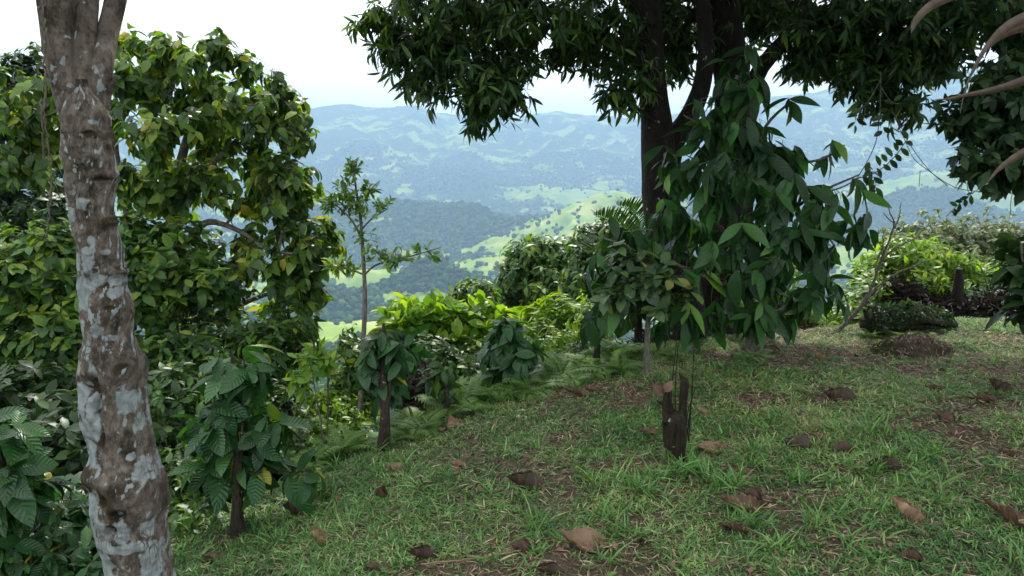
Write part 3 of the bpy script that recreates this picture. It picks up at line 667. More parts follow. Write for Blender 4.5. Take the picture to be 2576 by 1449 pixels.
def add_crown(root, blobs, n, sub, per, seed, mat, kw, subr=.3, name='upper_shade_crown', tr=None, bark=None):
    rng = R(seed); cl, dr = sample_blobs(blobs, n, rng, .2)
    if tr is not None:
        g_ = Geo(); skeleton(g_, tr, cl, rng, .006, .5); g_.build('branch', bark, root)
    T = np.repeat(cl, sub, 0) + nrm(rng.randn(n * sub, 3)) * subr * rng.rand(n * sub, 1) ** .4
    gl = Geo(); whorls(gl, T, nrm(np.repeat(dr, sub, 0) * .5 + rng.randn(n * sub, 3) * .4), per, kw['L'], kw['ar'], rng, kw['tw'], kw['spread'], kw['fwd'], kw['droop'], 2, kw['prof'], kw['fold'], kw['bend'])
    gl.build(name, mat, root)
def trn(rows): q = spline(rows, 20); return (q[8:, :3], q[8:, 3])
mk2 = dict(mk); mk2['L'] = .24; mk2['ar'] = .28
add_crown(T1, up1, 350, 7, 9, 31, M['mango'], mk2, .38, tr=[trn(st[0]), trn(st[1])], bark=M['bark_dark'])

b2 = pl_base(1790, 7.8)
st2 = [[down(b2, .30)] + S((1790, 850, 7.8, 66), (1800, 740, 7.8, 58), (1822, 600, 7.8, 50), (1845, 460, 7.8, 46), (1842, 320, 7.8, 42), (1838, 200, 7.8, 38), (1825, 80, 7.8, 44), (1810, -40, 7.8, 42), (1790, -300, 7.8, 34), (1800, -800, 7.8, 24)),
       S((1858, 350, 7.75, 30), (1880, 250, 7.7, 24), (1903, 192, 7.7, 21), (1940, 138, 7.7, 19), (1972, 103, 7.6, 18), (2002, 55, 7.6, 17), (2026, -5, 7.6, 18), (2060, -120, 7.6, 16), (2180, -400, 7.4, 13)),
       S((1985, 85, 7.6, 12), (2060, 60, 7.3, 10), (2150, 70, 7.0, 8), (2240, 110, 6.9, 6)), S((2030, -20, 7.6, 12), (2200, -60, 7.2, 11), (2400, -40, 6.8, 9))]
mb2 = [B(2120, 60, 7.2, 170, 95, .6), B(2280, 60, 7.0, 150, 110, .7), B(2210, 175, 6.9, 110, 75, .35), B(2450, 40, 6.8, 150, 80, .6), B(2050, 130, 7.3, 90, 55, .3), B(1930, 20, 8.1, 110, 60, .3), B(2340, 150, 6.9, 70, 60, .3), B(1850, -10, 8.2, 120, 60, .4), B(2250, 270, 6.9, 60, 30, .15)]
T2 = plant('mango_tree', 'second mango tree whose lower trunk is hidden by large climbing leaves', 'tree', b2, st2, mb2, M['mango'], M['bark_dark'], 22, clumps=225, sub=7, subr=.19, per=7, shell=.15, **mk)
up2 = [(np.array([3.8, 7.6, 6.0]), np.array([2.8, 3.0, 1.6])), (np.array([5.0, 5.4, 5.6]), np.array([2.4, 2.4, 1.4])), (np.array([2.6, 5.0, 5.3]), np.array([2.4, 2.0, 1.0])), (np.array([2.0, 9.8, 6.8]), np.array([2.6, 2.0, 1.8])), (np.array([4.5, 10.2, 7.2]), np.array([2.6, 1.6, 1.6]))]  # more unseen crown on the sunward side, added to shade the lawn
add_crown(T2, up2, 500, 7, 9, 32, M['mango'], mk2, .38, tr=[trn(st2[0]), trn(st2[1])], bark=M['bark_dark'])

# dark tree at the right edge, crown hanging into the picture
b3 = np.array([5.9, 5.6, 0]); b3[2] = near_z(b3[0], b3[1])
st3 = [[down(b3, .16), (b3[0], b3[1], 1.2, .14), (b3[0] - .1, b3[1], 2.6, .11), (b3[0] - .4, b3[1] + .1, 3.8, .07), (b3[0] - .6, b3[1], 5, .04)], [(b3[0], b3[1], 2.0, .06), (5.0, 5.5, 2.9, .05), (4.3, 5.5, 3.0, .03), (3.9, 5.5, 2.8, .02)]]
b3b = [B(2545, 330, 5.6, 90, 95, .4), B(2480, 260, 5.7, 75, 55, .3), B(2560, 170, 5.8, 90, 80, .4), B(2500, 400, 5.6, 75, 55, .3), B(2600, 420, 5.6, 80, 70, .3), B(2440, 300, 5.7, 45, 30, .2), B(2620, 250, 5.6, 110, 140, .5), B(2560, 60, 6, 90, 60, .4)]
plant('broadleaf_tree', 'dark leafy tree hanging into the picture at the right edge', 'tree', b3, st3, b3b, M['dark'], M['bark_dark'], 23, clumps=135, sub=6, subr=.15, per=6, L=.115, ar=.38, tip=.004, k=3, droop=.7, upw=-.1, outw=.4, tw=.08, shell=.05)

# the big yellow-green tree at the left
b4 = pl_base(330, 7.6)
st4 = [[down(b4, .16)] + S((330, 1250, 7.6, 26), (345, 1000, 7.4, 24), (420, 800, 7.2, 20), (445, 640, 7.1, 17), (440, 500, 7.0, 14), (470, 350, 6.9, 10), (520, 220, 6.8, 6)),
       S((425, 780, 7.2, 13), (350, 640, 7.0, 11), (310, 480, 6.9, 10), (290, 340, 6.8, 7), (330, 200, 6.7, 5)),
       S((445, 640, 7.1, 9), (520, 560, 6.9, 8), (600, 580, 6.7, 6), (680, 630, 6.5, 4), (760, 640, 6.4, 3)),
       S((440, 540, 7, 9), (520, 430, 6.8, 7), (620, 330, 6.7, 5), (690, 270, 6.6, 3)),
       S((345, 900, 7.3, 12), (500, 820, 7.0, 9), (620, 760, 6.8, 6), (700, 730, 6.6, 4)),
       S((350, 640, 7.0, 8), (220, 520, 6.8, 7), (90, 420, 6.7, 5), (20, 330, 6.6, 3)), S((350, 700, 7.1, 7), (230, 660, 6.8, 6), (60, 640, 6.7, 4))]
b4b = [B(370, 200, 6.7, 110, 90, .7), B(560, 215, 6.7, 95, 100, .6), B(650, 300, 6.7, 95, 95, .6), B(470, 330, 6.7, 150, 90, .9), B(700, 280, 6.7, 50, 70, .4), B(90, 280, 6.6, 110, 90, .5), B(600, 440, 6.7, 150, 90, .7), B(400, 470, 6.9, 110, 80, .7),
       B(720, 480, 6.6, 60, 80, .4), B(760, 610, 6.5, 75, 45, .4), B(700, 700, 6.6, 80, 60, .4), B(620, 620, 6.7, 70, 60, .3), B(640, 800, 6.6, 100, 70, .5), B(80, 400, 6.7, 90, 60, .5), B(420, 140, 6.7, 50, 40, .3), B(540, 145, 6.7, 30, 40, .2), B(620, 150, 6.7, 22, 40, .2)]
b4b = [(c_, r_ * .86) for c_, r_ in b4b] + [B(u_, v_, 6.6, 24, 24, .15) for u_, v_ in ((735, 250), (745, 330), (720, 400), (760, 470), (730, 540), (800, 600), (820, 650), (770, 720), (760, 800), (740, 870), (700, 190), (600, 130), (540, 110), (470, 130), (330, 105), (680, 880), (250, 260))]
plant('broadleaf_tree', 'yellow-green broadleaf tree with drooping leaves behind the lichen covered trunk', 'tree', b4, st4, b4b, M['broad'], M['bark_grey'], 24, clumps=180, sub=9, subr=.20, per=6, L=.115, ar=.52, tip=.0042, k=4,
      prof='ovate', droop=.85, spread=.8, fwd=.4, tw=.10, upw=.35, outw=.5, bend=.3, young=.05, shell=.2, seg=.25, lvar=.2)
# darker tree behind it, top left
b5 = pl_base(-60, 11)
st5 = [[down(b5, .2)] + S((-60, 900, 11, 22), (-40, 600, 11, 18), (-20, 350, 11, 12), (10, 220, 11, 6))]
plant('broadleaf_tree', 'dark green tree rising behind the yellow-green one at the far left', 'tree', b5, st5, [B(30, 240, 11, 120, 80), B(-60, 330, 11, 130, 120), B(60, 420, 11, 110, 110), B(90, 190, 11, 50, 40), B(40, 560, 10.5, 130, 90)], M['dark'], M['bark_dark'], 25,
      clumps=160, sub=6, subr=.28, per=8, L=.15, ar=.45, tip=.007, tw=.12)

# shrubs filling the left slope
def shrub(label, u, d, blobs, mat, seed, name='shrub', cat='shrub', bark='twig', stems=3, **kw):
    b = pl_base(u, d); rg = R(seed); c = blobs[0][0]; sts = []
    for i in range(stems):
        tgt = blobs[i % len(blobs)][0] + rg.randn(3) * .05; st0 = b + np.array([rg.randn() * .06, rg.randn() * .06, -.1]); r0 = kw.get('r0', .018)
        mid = (st0 + tgt) / 2 + rg.randn(3) * .06; sts.append([(*st0, r0), (*mid, r0 * .7), (*tgt, r0 * .35)])
    a = dict(clumps=60, sub=5, subr=.14, per=6, L=.1, ar=.45, tip=.003, tw=.08, upw=.5, droop=.25, seg=.2); a.update(kw); a.pop('r0', None)
    return plant(name, label, cat, b, sts, blobs, mat, M[bark], seed, **a)
shrub('yellow-green leafed shrub left of the lichen covered trunk', 60, 5.6, [B(60, 700, 5.6, 130, 90), B(110, 620, 5.6, 90, 60), B(30, 860, 5.5, 90, 90), B(150, 830, 5.5, 80, 80), B(130, 950, 5.4, 90, 60)], M['shrub'], 41, clumps=170, L=.10, ar=.48, young=.3, k=4, prof='obov')
shrub('leafy green shrub right behind the lichen covered trunk', 420, 6.4, [B(420, 640, 6.4, 130, 75), B(380, 760, 6.4, 90, 90), B(520, 720, 6.4, 110, 70), B(330, 600, 6.4, 50, 50)], M['shrub'], 42, clumps=170, L=.10, ar=.45, young=.25, k=4)
shrub('dense small leaved shrub above the nearest coffee bush', 560, 6.2, [B(520, 880, 6.2, 150, 80), B(680, 880, 6.2, 90, 90), B(420, 930, 6.0, 90, 90), B(600, 960, 6.0, 120, 60)], M['shrub'], 43, clumps=170, L=.085, ar=.45, young=.1)
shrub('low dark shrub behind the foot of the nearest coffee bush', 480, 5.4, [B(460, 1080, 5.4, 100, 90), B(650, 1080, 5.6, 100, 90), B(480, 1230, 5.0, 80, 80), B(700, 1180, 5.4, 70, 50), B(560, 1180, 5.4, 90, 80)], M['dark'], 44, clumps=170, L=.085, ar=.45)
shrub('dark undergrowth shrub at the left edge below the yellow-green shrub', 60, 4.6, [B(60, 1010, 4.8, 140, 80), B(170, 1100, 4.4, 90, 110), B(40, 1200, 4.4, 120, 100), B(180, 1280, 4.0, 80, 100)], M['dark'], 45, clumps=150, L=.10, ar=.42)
shrub('small glossy seedling bush at the bottom left beside the trunk', 185, 3.0, [B(190, 1320, 3.0, 70, 45, .15), B(160, 1400, 2.9, 70, 50, .15), B(215, 1250, 3.1, 45, 30, .1), B(230, 1420, 2.9, 60, 40, .1)], M['coffee'], 46, clumps=42, subr=.08, L=.075, ar=.36, per=5, r0=.006, tip=.0016, droop=.1)
shrub('dark green shrub low at the left edge beneath the coffee leaves', 10, 3.2, [B(30, 1380, 3.3, 90, 70, .2), B(90, 1440, 3.2, 90, 50, .2)], M['dark'], 47, clumps=45, subr=.1, L=.08, r0=.008)
shrub('tangled green shrub on the slope right of the trunk foot', 440, 4.4, [B(450, 1010, 5.0, 60, 90, .3), B(450, 1190, 4.6, 45, 60, .25), B(470, 1290, 4.3, 55, 30, .2)], M['shrub'], 48, clumps=70, L=.07, r0=.01)

# coffee bushes
def coffee(label, b, hpx_top, blobs, seed, L=.16, n=26, r0=.035, per=5, name='coffee_bush', mat='coffee', lean=(0, 0), sub=2, **kw):
    top = hpx_top; st = [[(b[0], b[1], b[2] - .08, r0 * 1.5), (b[0], b[1], b[2] + .03, r0 * 1.15), (b[0] + .01, b[1], b[2] + .17, r0 * .88), (*((b * .45 + top * .55)[:2]), b[2] + (top[2] - b[2]) * .55, r0 * .75), (*top, r0 * .3)]]
    st.append([(b[0] + .02, b[1] - .01, b[2] + .1, r0 * .35), (*(b * .4 + top * .6)[:2] + [.05, -.03], b[2] + (top[2] - b[2]) * .6, r0 * .25), (*(top + [.07, -.03, -.05]), r0 * .12)])
    blobs = [(c_, r_ * np.array([.7, .8, .85])) for c_, r_ in blobs]
    a = dict(clumps=n, sub=sub, subr=.05, per=per, L=L, ar=.44, tip=.0026, tw=.06, k=7, prof='ell', fold=.2, bend=.38, droop=.85, upw=.1, outw=.9, spread=.8, fwd=.6, jit=.22, wavy=.012, shell=.5, seg=.12, group='coffee bushes along the slope edge', lvar=.22)
    a.update(kw)
    return plant(name, label, 'bush', b, st, blobs, M[mat], M['bark_cof'], seed, **a)
g1 = G(597, 1350)
d1 = g1[1] / _c * .985
coffee('nearest coffee bush with large glossy ribbed leaves right of the lichen covered trunk', g1, P(585, 895, 4.15), [B(590, 925, 4.15, 85, 40, .2), B(565, 1050, 4.15, 75, 80, .2), B(660, 1060, 4.15, 80, 60, .2), B(550, 1160, 4.12, 70, 50, .2), B(620, 1150, 4.1, 70, 60, .2), B(750, 1185, 4.15, 60, 22, .1), B(490, 1190, 4.15, 40, 25, .1)], 51, L=.165, n=84, r0=.034, per=3)
g2 = G(966, 1127)
coffee('coffee bush with lichen marked stem in the middle of the slope edge', g2, P(965, 815, 5.15), [B(975, 835, 5.15, 55, 28, .15), B(950, 885, 5.15, 55, 35, .15), B(1010, 880, 5.15, 40, 45, .15), B(970, 950, 5.15, 42, 35, .12), B(930, 920, 5.15, 35, 40, .12)], 52, L=.15, n=56, r0=.038, per=3)
g3 = G(1275, 972)
coffee('broad coffee bush with no visible stem beside the big ferns', g3, P(1270, 800, 5.9), [B(1275, 830, 5.9, 55, 28, .15), B(1260, 880, 5.9, 50, 35, .15), B(1310, 890, 5.85, 45, 50, .15), B(1270, 935, 5.85, 45, 30, .15)], 53, L=.15, n=62, r0=.03, per=4)
g4 = G(1122, 1050)
coffee('young coffee plant with bright leaves between the two coffee bushes', g4, P(1120, 900, 5.5), [B(1120, 925, 5.5, 35, 22, .1), B(1130, 965, 5.5, 30, 20, .1), B(1100, 950, 5.5, 20, 20, .1)], 54, L=.10, n=22, r0=.018, per=5, mat='shrub', k=4)
g5 = np.array([*P(20, 1500, 2.9)[:2], 0]); g5[2] = near_z(g5[0], g5[1])
coffee('coffee bush with big shiny leaves cut by the bottom left edge', g5, P(0, 1050, 2.85), [B(15, 1075, 2.85, 70, 40, .14), B(50, 1160, 2.85, 65, 50, .14), B(20, 1260, 2.85, 55, 60, .14), B(60, 1230, 2.8, 35, 40, .1), B(30, 1360, 2.8, 40, 50, .1)], 55, L=.125, n=34, r0=.024, per=4)

# slim sapling with tiers of small leaves
b6 = pl_base(908, 6.0)
st6 = [[down(b6, .026)] + S((906, 1120, 6, 7.5), (912, 900, 6, 6.5), (918, 740, 6, 5.5), (912, 620, 6, 4.5), (906, 540, 6, 3.8), (895, 470, 6, 2.8), (890, 405, 6, 1.6)),
       S((918, 690, 6, 3.0), (940, 670, 5.95, 2.6), (990, 655, 5.9, 2.2), (1050, 640, 5.85, 1.7), (1110, 622, 5.8, 1.0)), S((914, 690, 6, 2.5), (870, 675, 6, 2.0), (800, 668, 6.05, 1.2)),
       S((910, 600, 6, 3.0), (885, 555, 5.9, 2.4), (850, 520, 5.85, 1.8), (805, 505, 5.8, 1.0)), S((908, 580, 6, 2.5), (930, 555, 6, 2), (975, 525, 6, 1)), S((906, 530, 6, 2), (930, 480, 6, 1.5), (955, 455, 6, 1)), S((900, 520, 6, 2), (870, 470, 6, 1.3), (860, 445, 6, 1))]
b6b = [B(890, 425, 6, 12, 26), B(925, 465, 6, 30, 20), B(870, 470, 6, 24, 22), B(900, 500, 6, 40, 22), B(950, 515, 6, 32, 18), B(845, 510, 5.9, 50, 14), B(905, 545, 6, 35, 15), B(1000, 645, 5.9, 50, 13, .12), B(1075, 628, 5.85, 42, 12, .1), B(940, 640, 5.95, 18, 18), B(855, 668, 6, 45, 12, .1), B(915, 590, 6, 28, 8)]
plant('sapling', 'slender sapling with tiered small leaves in front of the valley', 'sapling', b6, st6, b6b, M['fresh'], M['bark_grey'], 61, young=.2, clumps=85, sub=2, subr=.06, per=5, L=.066, ar=.38, tip=.0014, tw=.06, seg=.12, shell=.2, upw=.6, droop=.05, spread=.9, fwd=.9, prof='obov', rough=.05)

# thin yellow seedlings left of it
shrub('thin seedling with a few yellowish leaves over the valley gap', 780, 5.2, [B(782, 900, 5.2, 45, 22, .12), B(830, 905, 5.2, 25, 15, .1), B(765, 950, 5.2, 35, 20, .1), B(790, 870, 5.2, 20, 10, .05)], M['yellow'], 62, name='sapling', cat='sapling', clumps=24, sub=2, subr=.05, per=5, L=.085, ar=.4, stems=2, r0=.010, tip=.0015, droop=.5)
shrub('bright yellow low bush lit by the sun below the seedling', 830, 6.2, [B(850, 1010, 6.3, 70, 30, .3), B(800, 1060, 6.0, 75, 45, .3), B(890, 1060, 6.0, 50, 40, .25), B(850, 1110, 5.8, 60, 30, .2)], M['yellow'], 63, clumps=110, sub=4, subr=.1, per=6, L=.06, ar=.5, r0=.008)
shrub('green bush hanging over the valley gap left of the middle coffee bush', 905, 6.6, [B(900, 880, 6.6, 45, 45, .25), B(885, 950, 6.6, 50, 45, .25), B(930, 1000, 6.4, 40, 40, .25)], M['shrub'], 64, clumps=70, sub=4, subr=.11, per=7, L=.075, ar=.35, droop=.7, young=.2, r0=.012)
shrub('low leafy undergrowth between the sapling and the lawn edge', 760, 5.2, [B(745, 1120, 5.2, 60, 40, .25), B(820, 1140, 5.1, 50, 25, .2), B(700, 1010, 5.6, 60, 45, .3)], M['shrub'], 65, clumps=80, sub=4, subr=.08, per=6, L=.055, ar=.45, r0=.008)

# large-leaved bright bush in the middle and undergrowth below
shrub('bush with large upright yellow-green leaves behind the coffee bushes', 1120, 7.0, [B(1045, 800, 7.0, 60, 28, .25), B(1105, 785, 7.0, 50, 28, .25), B(1180, 805, 7.0, 60, 25, .25), B(1060, 850, 7.0, 70, 30, .25), B(1150, 850, 7, 60, 35, .25), B(1230, 800, 7, 30, 18, .2)], M['yellow'], 66,
      clumps=85, sub=2, subr=.1, per=6, L=.15, ar=.46, prof='obov', droop=-.25, fwd=.9, spread=.8, k=4, r0=.02, tip=.004, fold=.3)
shrub('dense green undergrowth bush below the bright large leaved bush', 1090, 6.6, [B(1080, 900, 6.6, 80, 50, .35), B(1180, 920, 6.6, 70, 50, .35), B(1060, 980, 6.2, 60, 50, .3), B(1190, 980, 6.2, 60, 30, .3)], M['shrub'], 67, clumps=130, sub=5, subr=.12, per=7, L=.075, ar=.45)
shrub('brownish tangle of undergrowth beside the middle coffee stem', 1040, 6.0, [B(1040, 960, 6.0, 50, 55, .25), B(1070, 1010, 5.9, 50, 30, .2)], M['brush'], 68, clumps=70, sub=5, subr=.12, per=6, L=.06, ar=.4)
shrub('feathery bright yellow bush behind the broad coffee bush', 1400, 8.0, [B(1400, 830, 8, 75, 50, .5), B(1480, 820, 8, 60, 60, .5), B(1370, 890, 7.8, 60, 35, .4), B(1450, 890, 7.8, 80, 35, .4)], M['yellow'], 69, clumps=150, sub=5, subr=.15, per=8, L=.10, ar=.28, droop=.5)
shrub('grey-green undergrowth along the lawn edge below the yellow bush', 1400, 7.0, [B(1390, 925, 6.8, 70, 25, .3), B(1490, 900, 7.0, 60, 35, .3), B(1560, 890, 7.0, 50, 30, .3), B(1420, 955, 6.5, 60, 20, .25)], M['guava'], 70, clumps=110, sub=5, subr=.1, per=6, L=.06, ar=.4)

# trees a little further down the slope
def midtree(label, u, d, blobs, mat, seed, **kw):
    b = pl_base(u, d); c = blobs[0][0]; r0 = kw.pop('r0', .12)
    st = [[(*b, r0), (*((b * .5 + c * .5)), r0 * .7), (*c, r0 * .35)]]
    for q in blobs[1:]: st.append([(*(b * .4 + c * .6), r0 * .4), (*((c + q[0]) / 2 + [0, 0, -.2]), r0 * .3), (*q[0], r0 * .15)])
    a = dict(clumps=120, sub=6, subr=.35, per=8, L=.16, ar=.4, tip=.006, tw=.12, droop=.6, upw=.3, seg=.5); a.update(kw)
    return plant('broadleaf_tree', label, 'tree', b, st, blobs, mat, M['bark_grey'], seed, **a)
midtree('rounded tree with drooping leaves in front of the bright pasture hill', 1330, 15, [B(1355, 660, 15, 75, 50), B(1300, 720, 15, 50, 60), B(1400, 640, 15, 40, 35), B(1390, 740, 14.5, 70, 55), B(1310, 670, 15, 35, 30)], M['shrub'], 71, young=.2, clumps=150)
midtree('small bushy tree standing left of the rounded tree on the slope', 1200, 14, [B(1200, 750, 14, 42, 32), B(1215, 775, 14, 35, 30), B(1180, 740, 14, 28, 22)], M['shrub'], 72, young=.3, clumps=90, L=.14, subr=.25)
midtree('dark green tree just left of the mango trunk, behind the guava sapling', 1520, 13, [B(1500, 610, 13, 55, 45), B(1480, 680, 13, 50, 60), B(1540, 700, 12.5, 70, 60), B(1560, 600, 13, 50, 50), B(1450, 740, 13, 50, 40)], M['shrub'], 73, clumps=170, L=.14, subr=.3)
midtree('wide grey-green flowering tree crown beyond the lawn at the right', 2400, 24, [B(2330, 605, 24, 100, 50), B(2440, 595, 24, 110, 50), B(2540, 605, 24, 100, 60), B(2280, 660, 23, 75, 60), B(2400, 700, 22, 100, 60), B(2640, 640, 24, 120, 80), B(2270, 600, 24, 50, 30)], M['far'], 74, clumps=330, sub=7, subr=.5, per=8, L=.17, ar=.5, k=2, r0=.2, shell=.6, upw=.6)
midtree('bushy green tree under the wide flowering crown at the right edge', 2480, 16, [B(2450, 720, 16, 90, 45), B(2560, 700, 15, 90, 60), B(2380, 700, 16, 50, 35)], M['shrub'], 75, clumps=120, young=.1, r0=.08)
shrub('bright yellow-green feathery bush right of the large leaved sapling', 2240, 9.5, [B(2210, 690, 9.5, 40, 35, .4), B(2270, 640, 9.5, 55, 35, .4), B(2180, 740, 9.2, 60, 40, .4), B(2330, 640, 9.5, 45, 30, .4), B(2400, 675, 9.5, 60, 30, .4), B(2480, 690, 9.4, 60, 25, .4), B(2380, 720, 9.2, 60, 22, .3), B(2130, 800, 9, 60, 35, .4), B(2290, 700, 9.3, 60, 40, .4)], M['yellow'], 76, clumps=190, sub=5, subr=.16, per=9, L=.12, ar=.30, droop=.3, r0=.02)
shrub('undergrowth bank in shade-dark leaf colour behind the wooden post', 2500, 8.9, [B(2340, 790, 8.9, 70, 35, .3), B(2450, 770, 8.9, 80, 50, .3), B(2560, 760, 8.8, 80, 60, .4), B(2500, 810, 8.6, 100, 30, .3)], M['dark'], 79, clumps=130, L=.09, ar=.4)  # dark leaves added to blacken the bank where deep shade lies
shrub('green bush with yellow leaves behind the wooden post', 2480, 9.5, [B(2470, 720, 9.5, 70, 40, .4), B(2550, 760, 9.3, 60, 50, .4), B(2420, 690, 9.6, 45, 30, .3)], M['shrub'], 77, clumps=110, L=.10, ar=.35, young=.3)
shrub('bright low weeds behind the trunks under the large leaves', 1950, 9, [B(1900, 760, 9.0, 90, 45, .4), B(2010, 800, 8.8, 80, 35, .4), B(1960, 700, 9, 60, 35, .3), B(1800, 800, 9, 60, 40, .3)], M['yellow'], 78, clumps=100, L=.11, ar=.3)

# large-leaved sapling in front of the second mango trunk
b7 = G(1893, 905)
st7 = [[down(b7, .035)] + S((1890, 850, 6.6, 14), (1886, 740, 6.6, 12), (1884, 600, 6.6, 10), (1888, 450, 6.6, 8), (1885, 300, 6.6, 6), (1880, 140, 6.6, 3)),
       S((1885, 600, 6.6, 7), (1950, 560, 6.5, 5), (2050, 490, 6.4, 4), (2160, 440, 6.3, 2)), S((1884, 700, 6.6, 7), (1980, 650, 6.5, 5), (2080, 600, 6.4, 4), (2180, 560, 6.3, 3)),
       S((1884, 560, 6.6, 6), (1990, 420, 6.4, 4), (2080, 395, 6.35, 3), (2125, 365, 6.3, 2)), S((1884, 640, 6.6, 6), (1800, 560, 6.5, 5), (1720, 440, 6.4, 3)),
       S((1884, 740, 6.6, 6), (1780, 700, 6.4, 5), (1640, 640, 6.2, 4), (1520, 600, 6.1, 3)), S((1884, 780, 6.6, 6), (1990, 760, 6.4, 5), (2100, 700, 6.3, 3)), S((1884, 790, 6.6, 6), (1760, 790, 6.3, 5), (1560, 790, 6.1, 3), (1480, 800, 6.1, 2)),
       S((1886, 400, 6.6, 5), (1940, 300, 6.5, 4), (1990, 255, 6.4, 3)), S((1886, 380, 6.6, 5), (1790, 330, 6.5, 4), (1720, 290, 6.4, 2)), S((2050, 490, 6.4, 2.5), (2120, 470, 6.3, 2), (2165, 445, 6.3, 1.5))]
b7b = [B(1885, 150, 6.5, 40, 45, .15), B(1860, 240, 6.5, 70, 40, .2), B(1770, 320, 6.4, 75, 50, .2), B(1880, 330, 6.4, 80, 50, .25), B(1985, 270, 6.4, 40, 20, .12), B(1920, 400, 6.4, 85, 60, .25), B(1720, 420, 6.4, 60, 60, .2), B(1820, 450, 6.3, 90, 70, .3), B(1960, 480, 6.4, 70, 60, .3),
       B(2100, 380, 6.3, 40, 14, .06), B(2140, 460, 6.3, 40, 25, .1), B(2060, 510, 6.3, 60, 40, .2), B(1700, 540, 6.3, 60, 60, .2), B(1830, 580, 6.3, 100, 60, .3), B(1980, 590, 6.3, 90, 50, .3), B(2130, 560, 6.2, 70, 35, .2), B(2040, 640, 6.2, 90, 45, .25), B(1880, 690, 6.2, 100, 60, .3), B(2050, 740, 6.2, 80, 30, .2),
       B(1740, 680, 6.2, 80, 60, .3), B(1600, 600, 6.1, 80, 40, .25), B(1540, 640, 6.1, 60, 50, .2), B(1640, 700, 6.1, 70, 60, .25), B(1530, 770, 6.0, 80, 25, .15), B(1750, 790, 6.1, 80, 40, .2), B(1920, 790, 6.2, 60, 25, .15)]
plant('sapling', 'leafy sapling with very large drooping dark leaves before the mango trunks', 'sapling', b7, st7, b7b, M['big'], M['bark_grey'], 81, clumps=185, sub=2, subr=.16, per=4, L=.225, ar=.33, tip=.0026, tw=.14, k=6, prof='lance', droop=1.0, spread=.75, fwd=.35, bend=.22, fold=.22, upw=-.1, outw=.4, shell=.2, seg=.2, jit=.22, wavy=.01, rough=.05, lvar=.3)
# smaller grey-green sapling left of it
b8 = G(1625, 948)
st8 = [[down(b8, .026)] + S((1627, 900, 5.9, 8), (1630, 820, 5.9, 7), (1635, 740, 5.9, 5), (1625, 660, 5.9, 3)), S((1630, 810, 5.9, 4), (1660, 770, 5.9, 3), (1720, 730, 5.9, 2)), S((1630, 790, 5.9, 4), (1580, 740, 5.9, 3), (1530, 690, 5.9, 2))]
plant('sapling', 'small grey-stemmed sapling with spotted leaves left of the mango trunks', 'sapling', b8, st8, [B(1620, 690, 5.8, 80, 45, .25), B(1560, 730, 5.8, 60, 40, .2), B(1690, 730, 5.8, 60, 40, .2), B(1630, 760, 5.8, 70, 30, .2), B(1590, 650, 5.8, 50, 30, .15)],
      M['guava'], M['bark_grey'], 82, clumps=75, sub=2, subr=.08, per=5, L=.115, ar=.5, tip=.002, tw=.07, seg=.12, k=4, upw=.5, droop=.2, rough=.05)

# ------------------------------------------------------------------ palm fronds behind the mango trunk
def frond(g_, p0, p1, p2, n, leafL, wdt, rng, stiff=0.):
    t = np.linspace(0, 1, 24)[:, None]; c = (1 - t) ** 2 * p0 + 2 * t * (1 - t) * p1 + t * t * p2
    tube(g_, c, np.linspace(.012, .003, 24), 5)
    tt = np.linspace(.15, 1, n)[:, None]; q = (1 - tt) ** 2 * p0 + 2 * tt * (1 - tt) * p1 + tt * tt * p2; tg = nrm(2 * (1 - tt) * (p1 - p0) + 2 * tt * (p2 - p1))
    sd_ = nrm(np.cross(tg, [0, 0, 1.0])); upv = np.cross(sd_, tg)
    for s_ in (-1, 1):
        D = sd_ * s_ * .9 + tg * .55 + upv * (.35 + stiff) + rng.randn(n, 3) * .06
        ll = leafL * np.sin(np.pi * (tt[:, 0] * .8 + .15)) ** .6
        leaves(g_, q, D, upv, ll, wdt, 4, 'lance', .3, .12, None, rng)
rng = R(91)
pb = pl_base(1610, 8.6); pt = thing('palm_plant', 'small dark palm with spiky fronds showing left of the mango trunk', 'palm', pb)
for i, (a, b, c) in enumerate([((1600, 700), (1590, 560), (1500, 545)), ((1605, 700), (1640, 540), (1560, 520)), ((1610, 720), (1560, 600), (1480, 640)), ((1620, 700), (1700, 560), (1760, 600))]):
    g_ = Geo(); frond(g_, P(*a, 8.5), P(*b, 8.4), P(*c, 8.2), 34, .36, .022, rng, .5); g_.build('frond', M['palm'], pt)
g_ = Geo(); tube(g_, [pb - [0, 0, .1], P(1606, 820, 8.55), P(1606, 690, 8.5)], [.05, .045, .03], 10, rough=.1); g_.build('stem', M['bark_dark'], pt)
pb = pl_base(1960, 9.2); pt = thing('palm_plant', 'little palm half hidden right of the second mango trunk', 'palm', pb)
for i, (a, b, c) in enumerate([((1960, 760), (1950, 600), (1985, 555)), ((1962, 770), (2020, 640), (2050, 700)), ((1958, 770), (1900, 640), (1880, 720)), ((1960, 780), (1990, 680), (1975, 700))]):
    g_ = Geo(); frond(g_, P(*a, 9.2), P(*b, 9.2), P(*c, 9.0), 30, .34, .022, rng, .4); g_.build('frond', M['palm'], pt)
g_ = Geo(); tube(g_, [pb - [0, 0, .1], P(1960, 760, 9.2)], [.05, .03], 10, rough=.1); g_.build('stem', M['bark_dark'], pt)

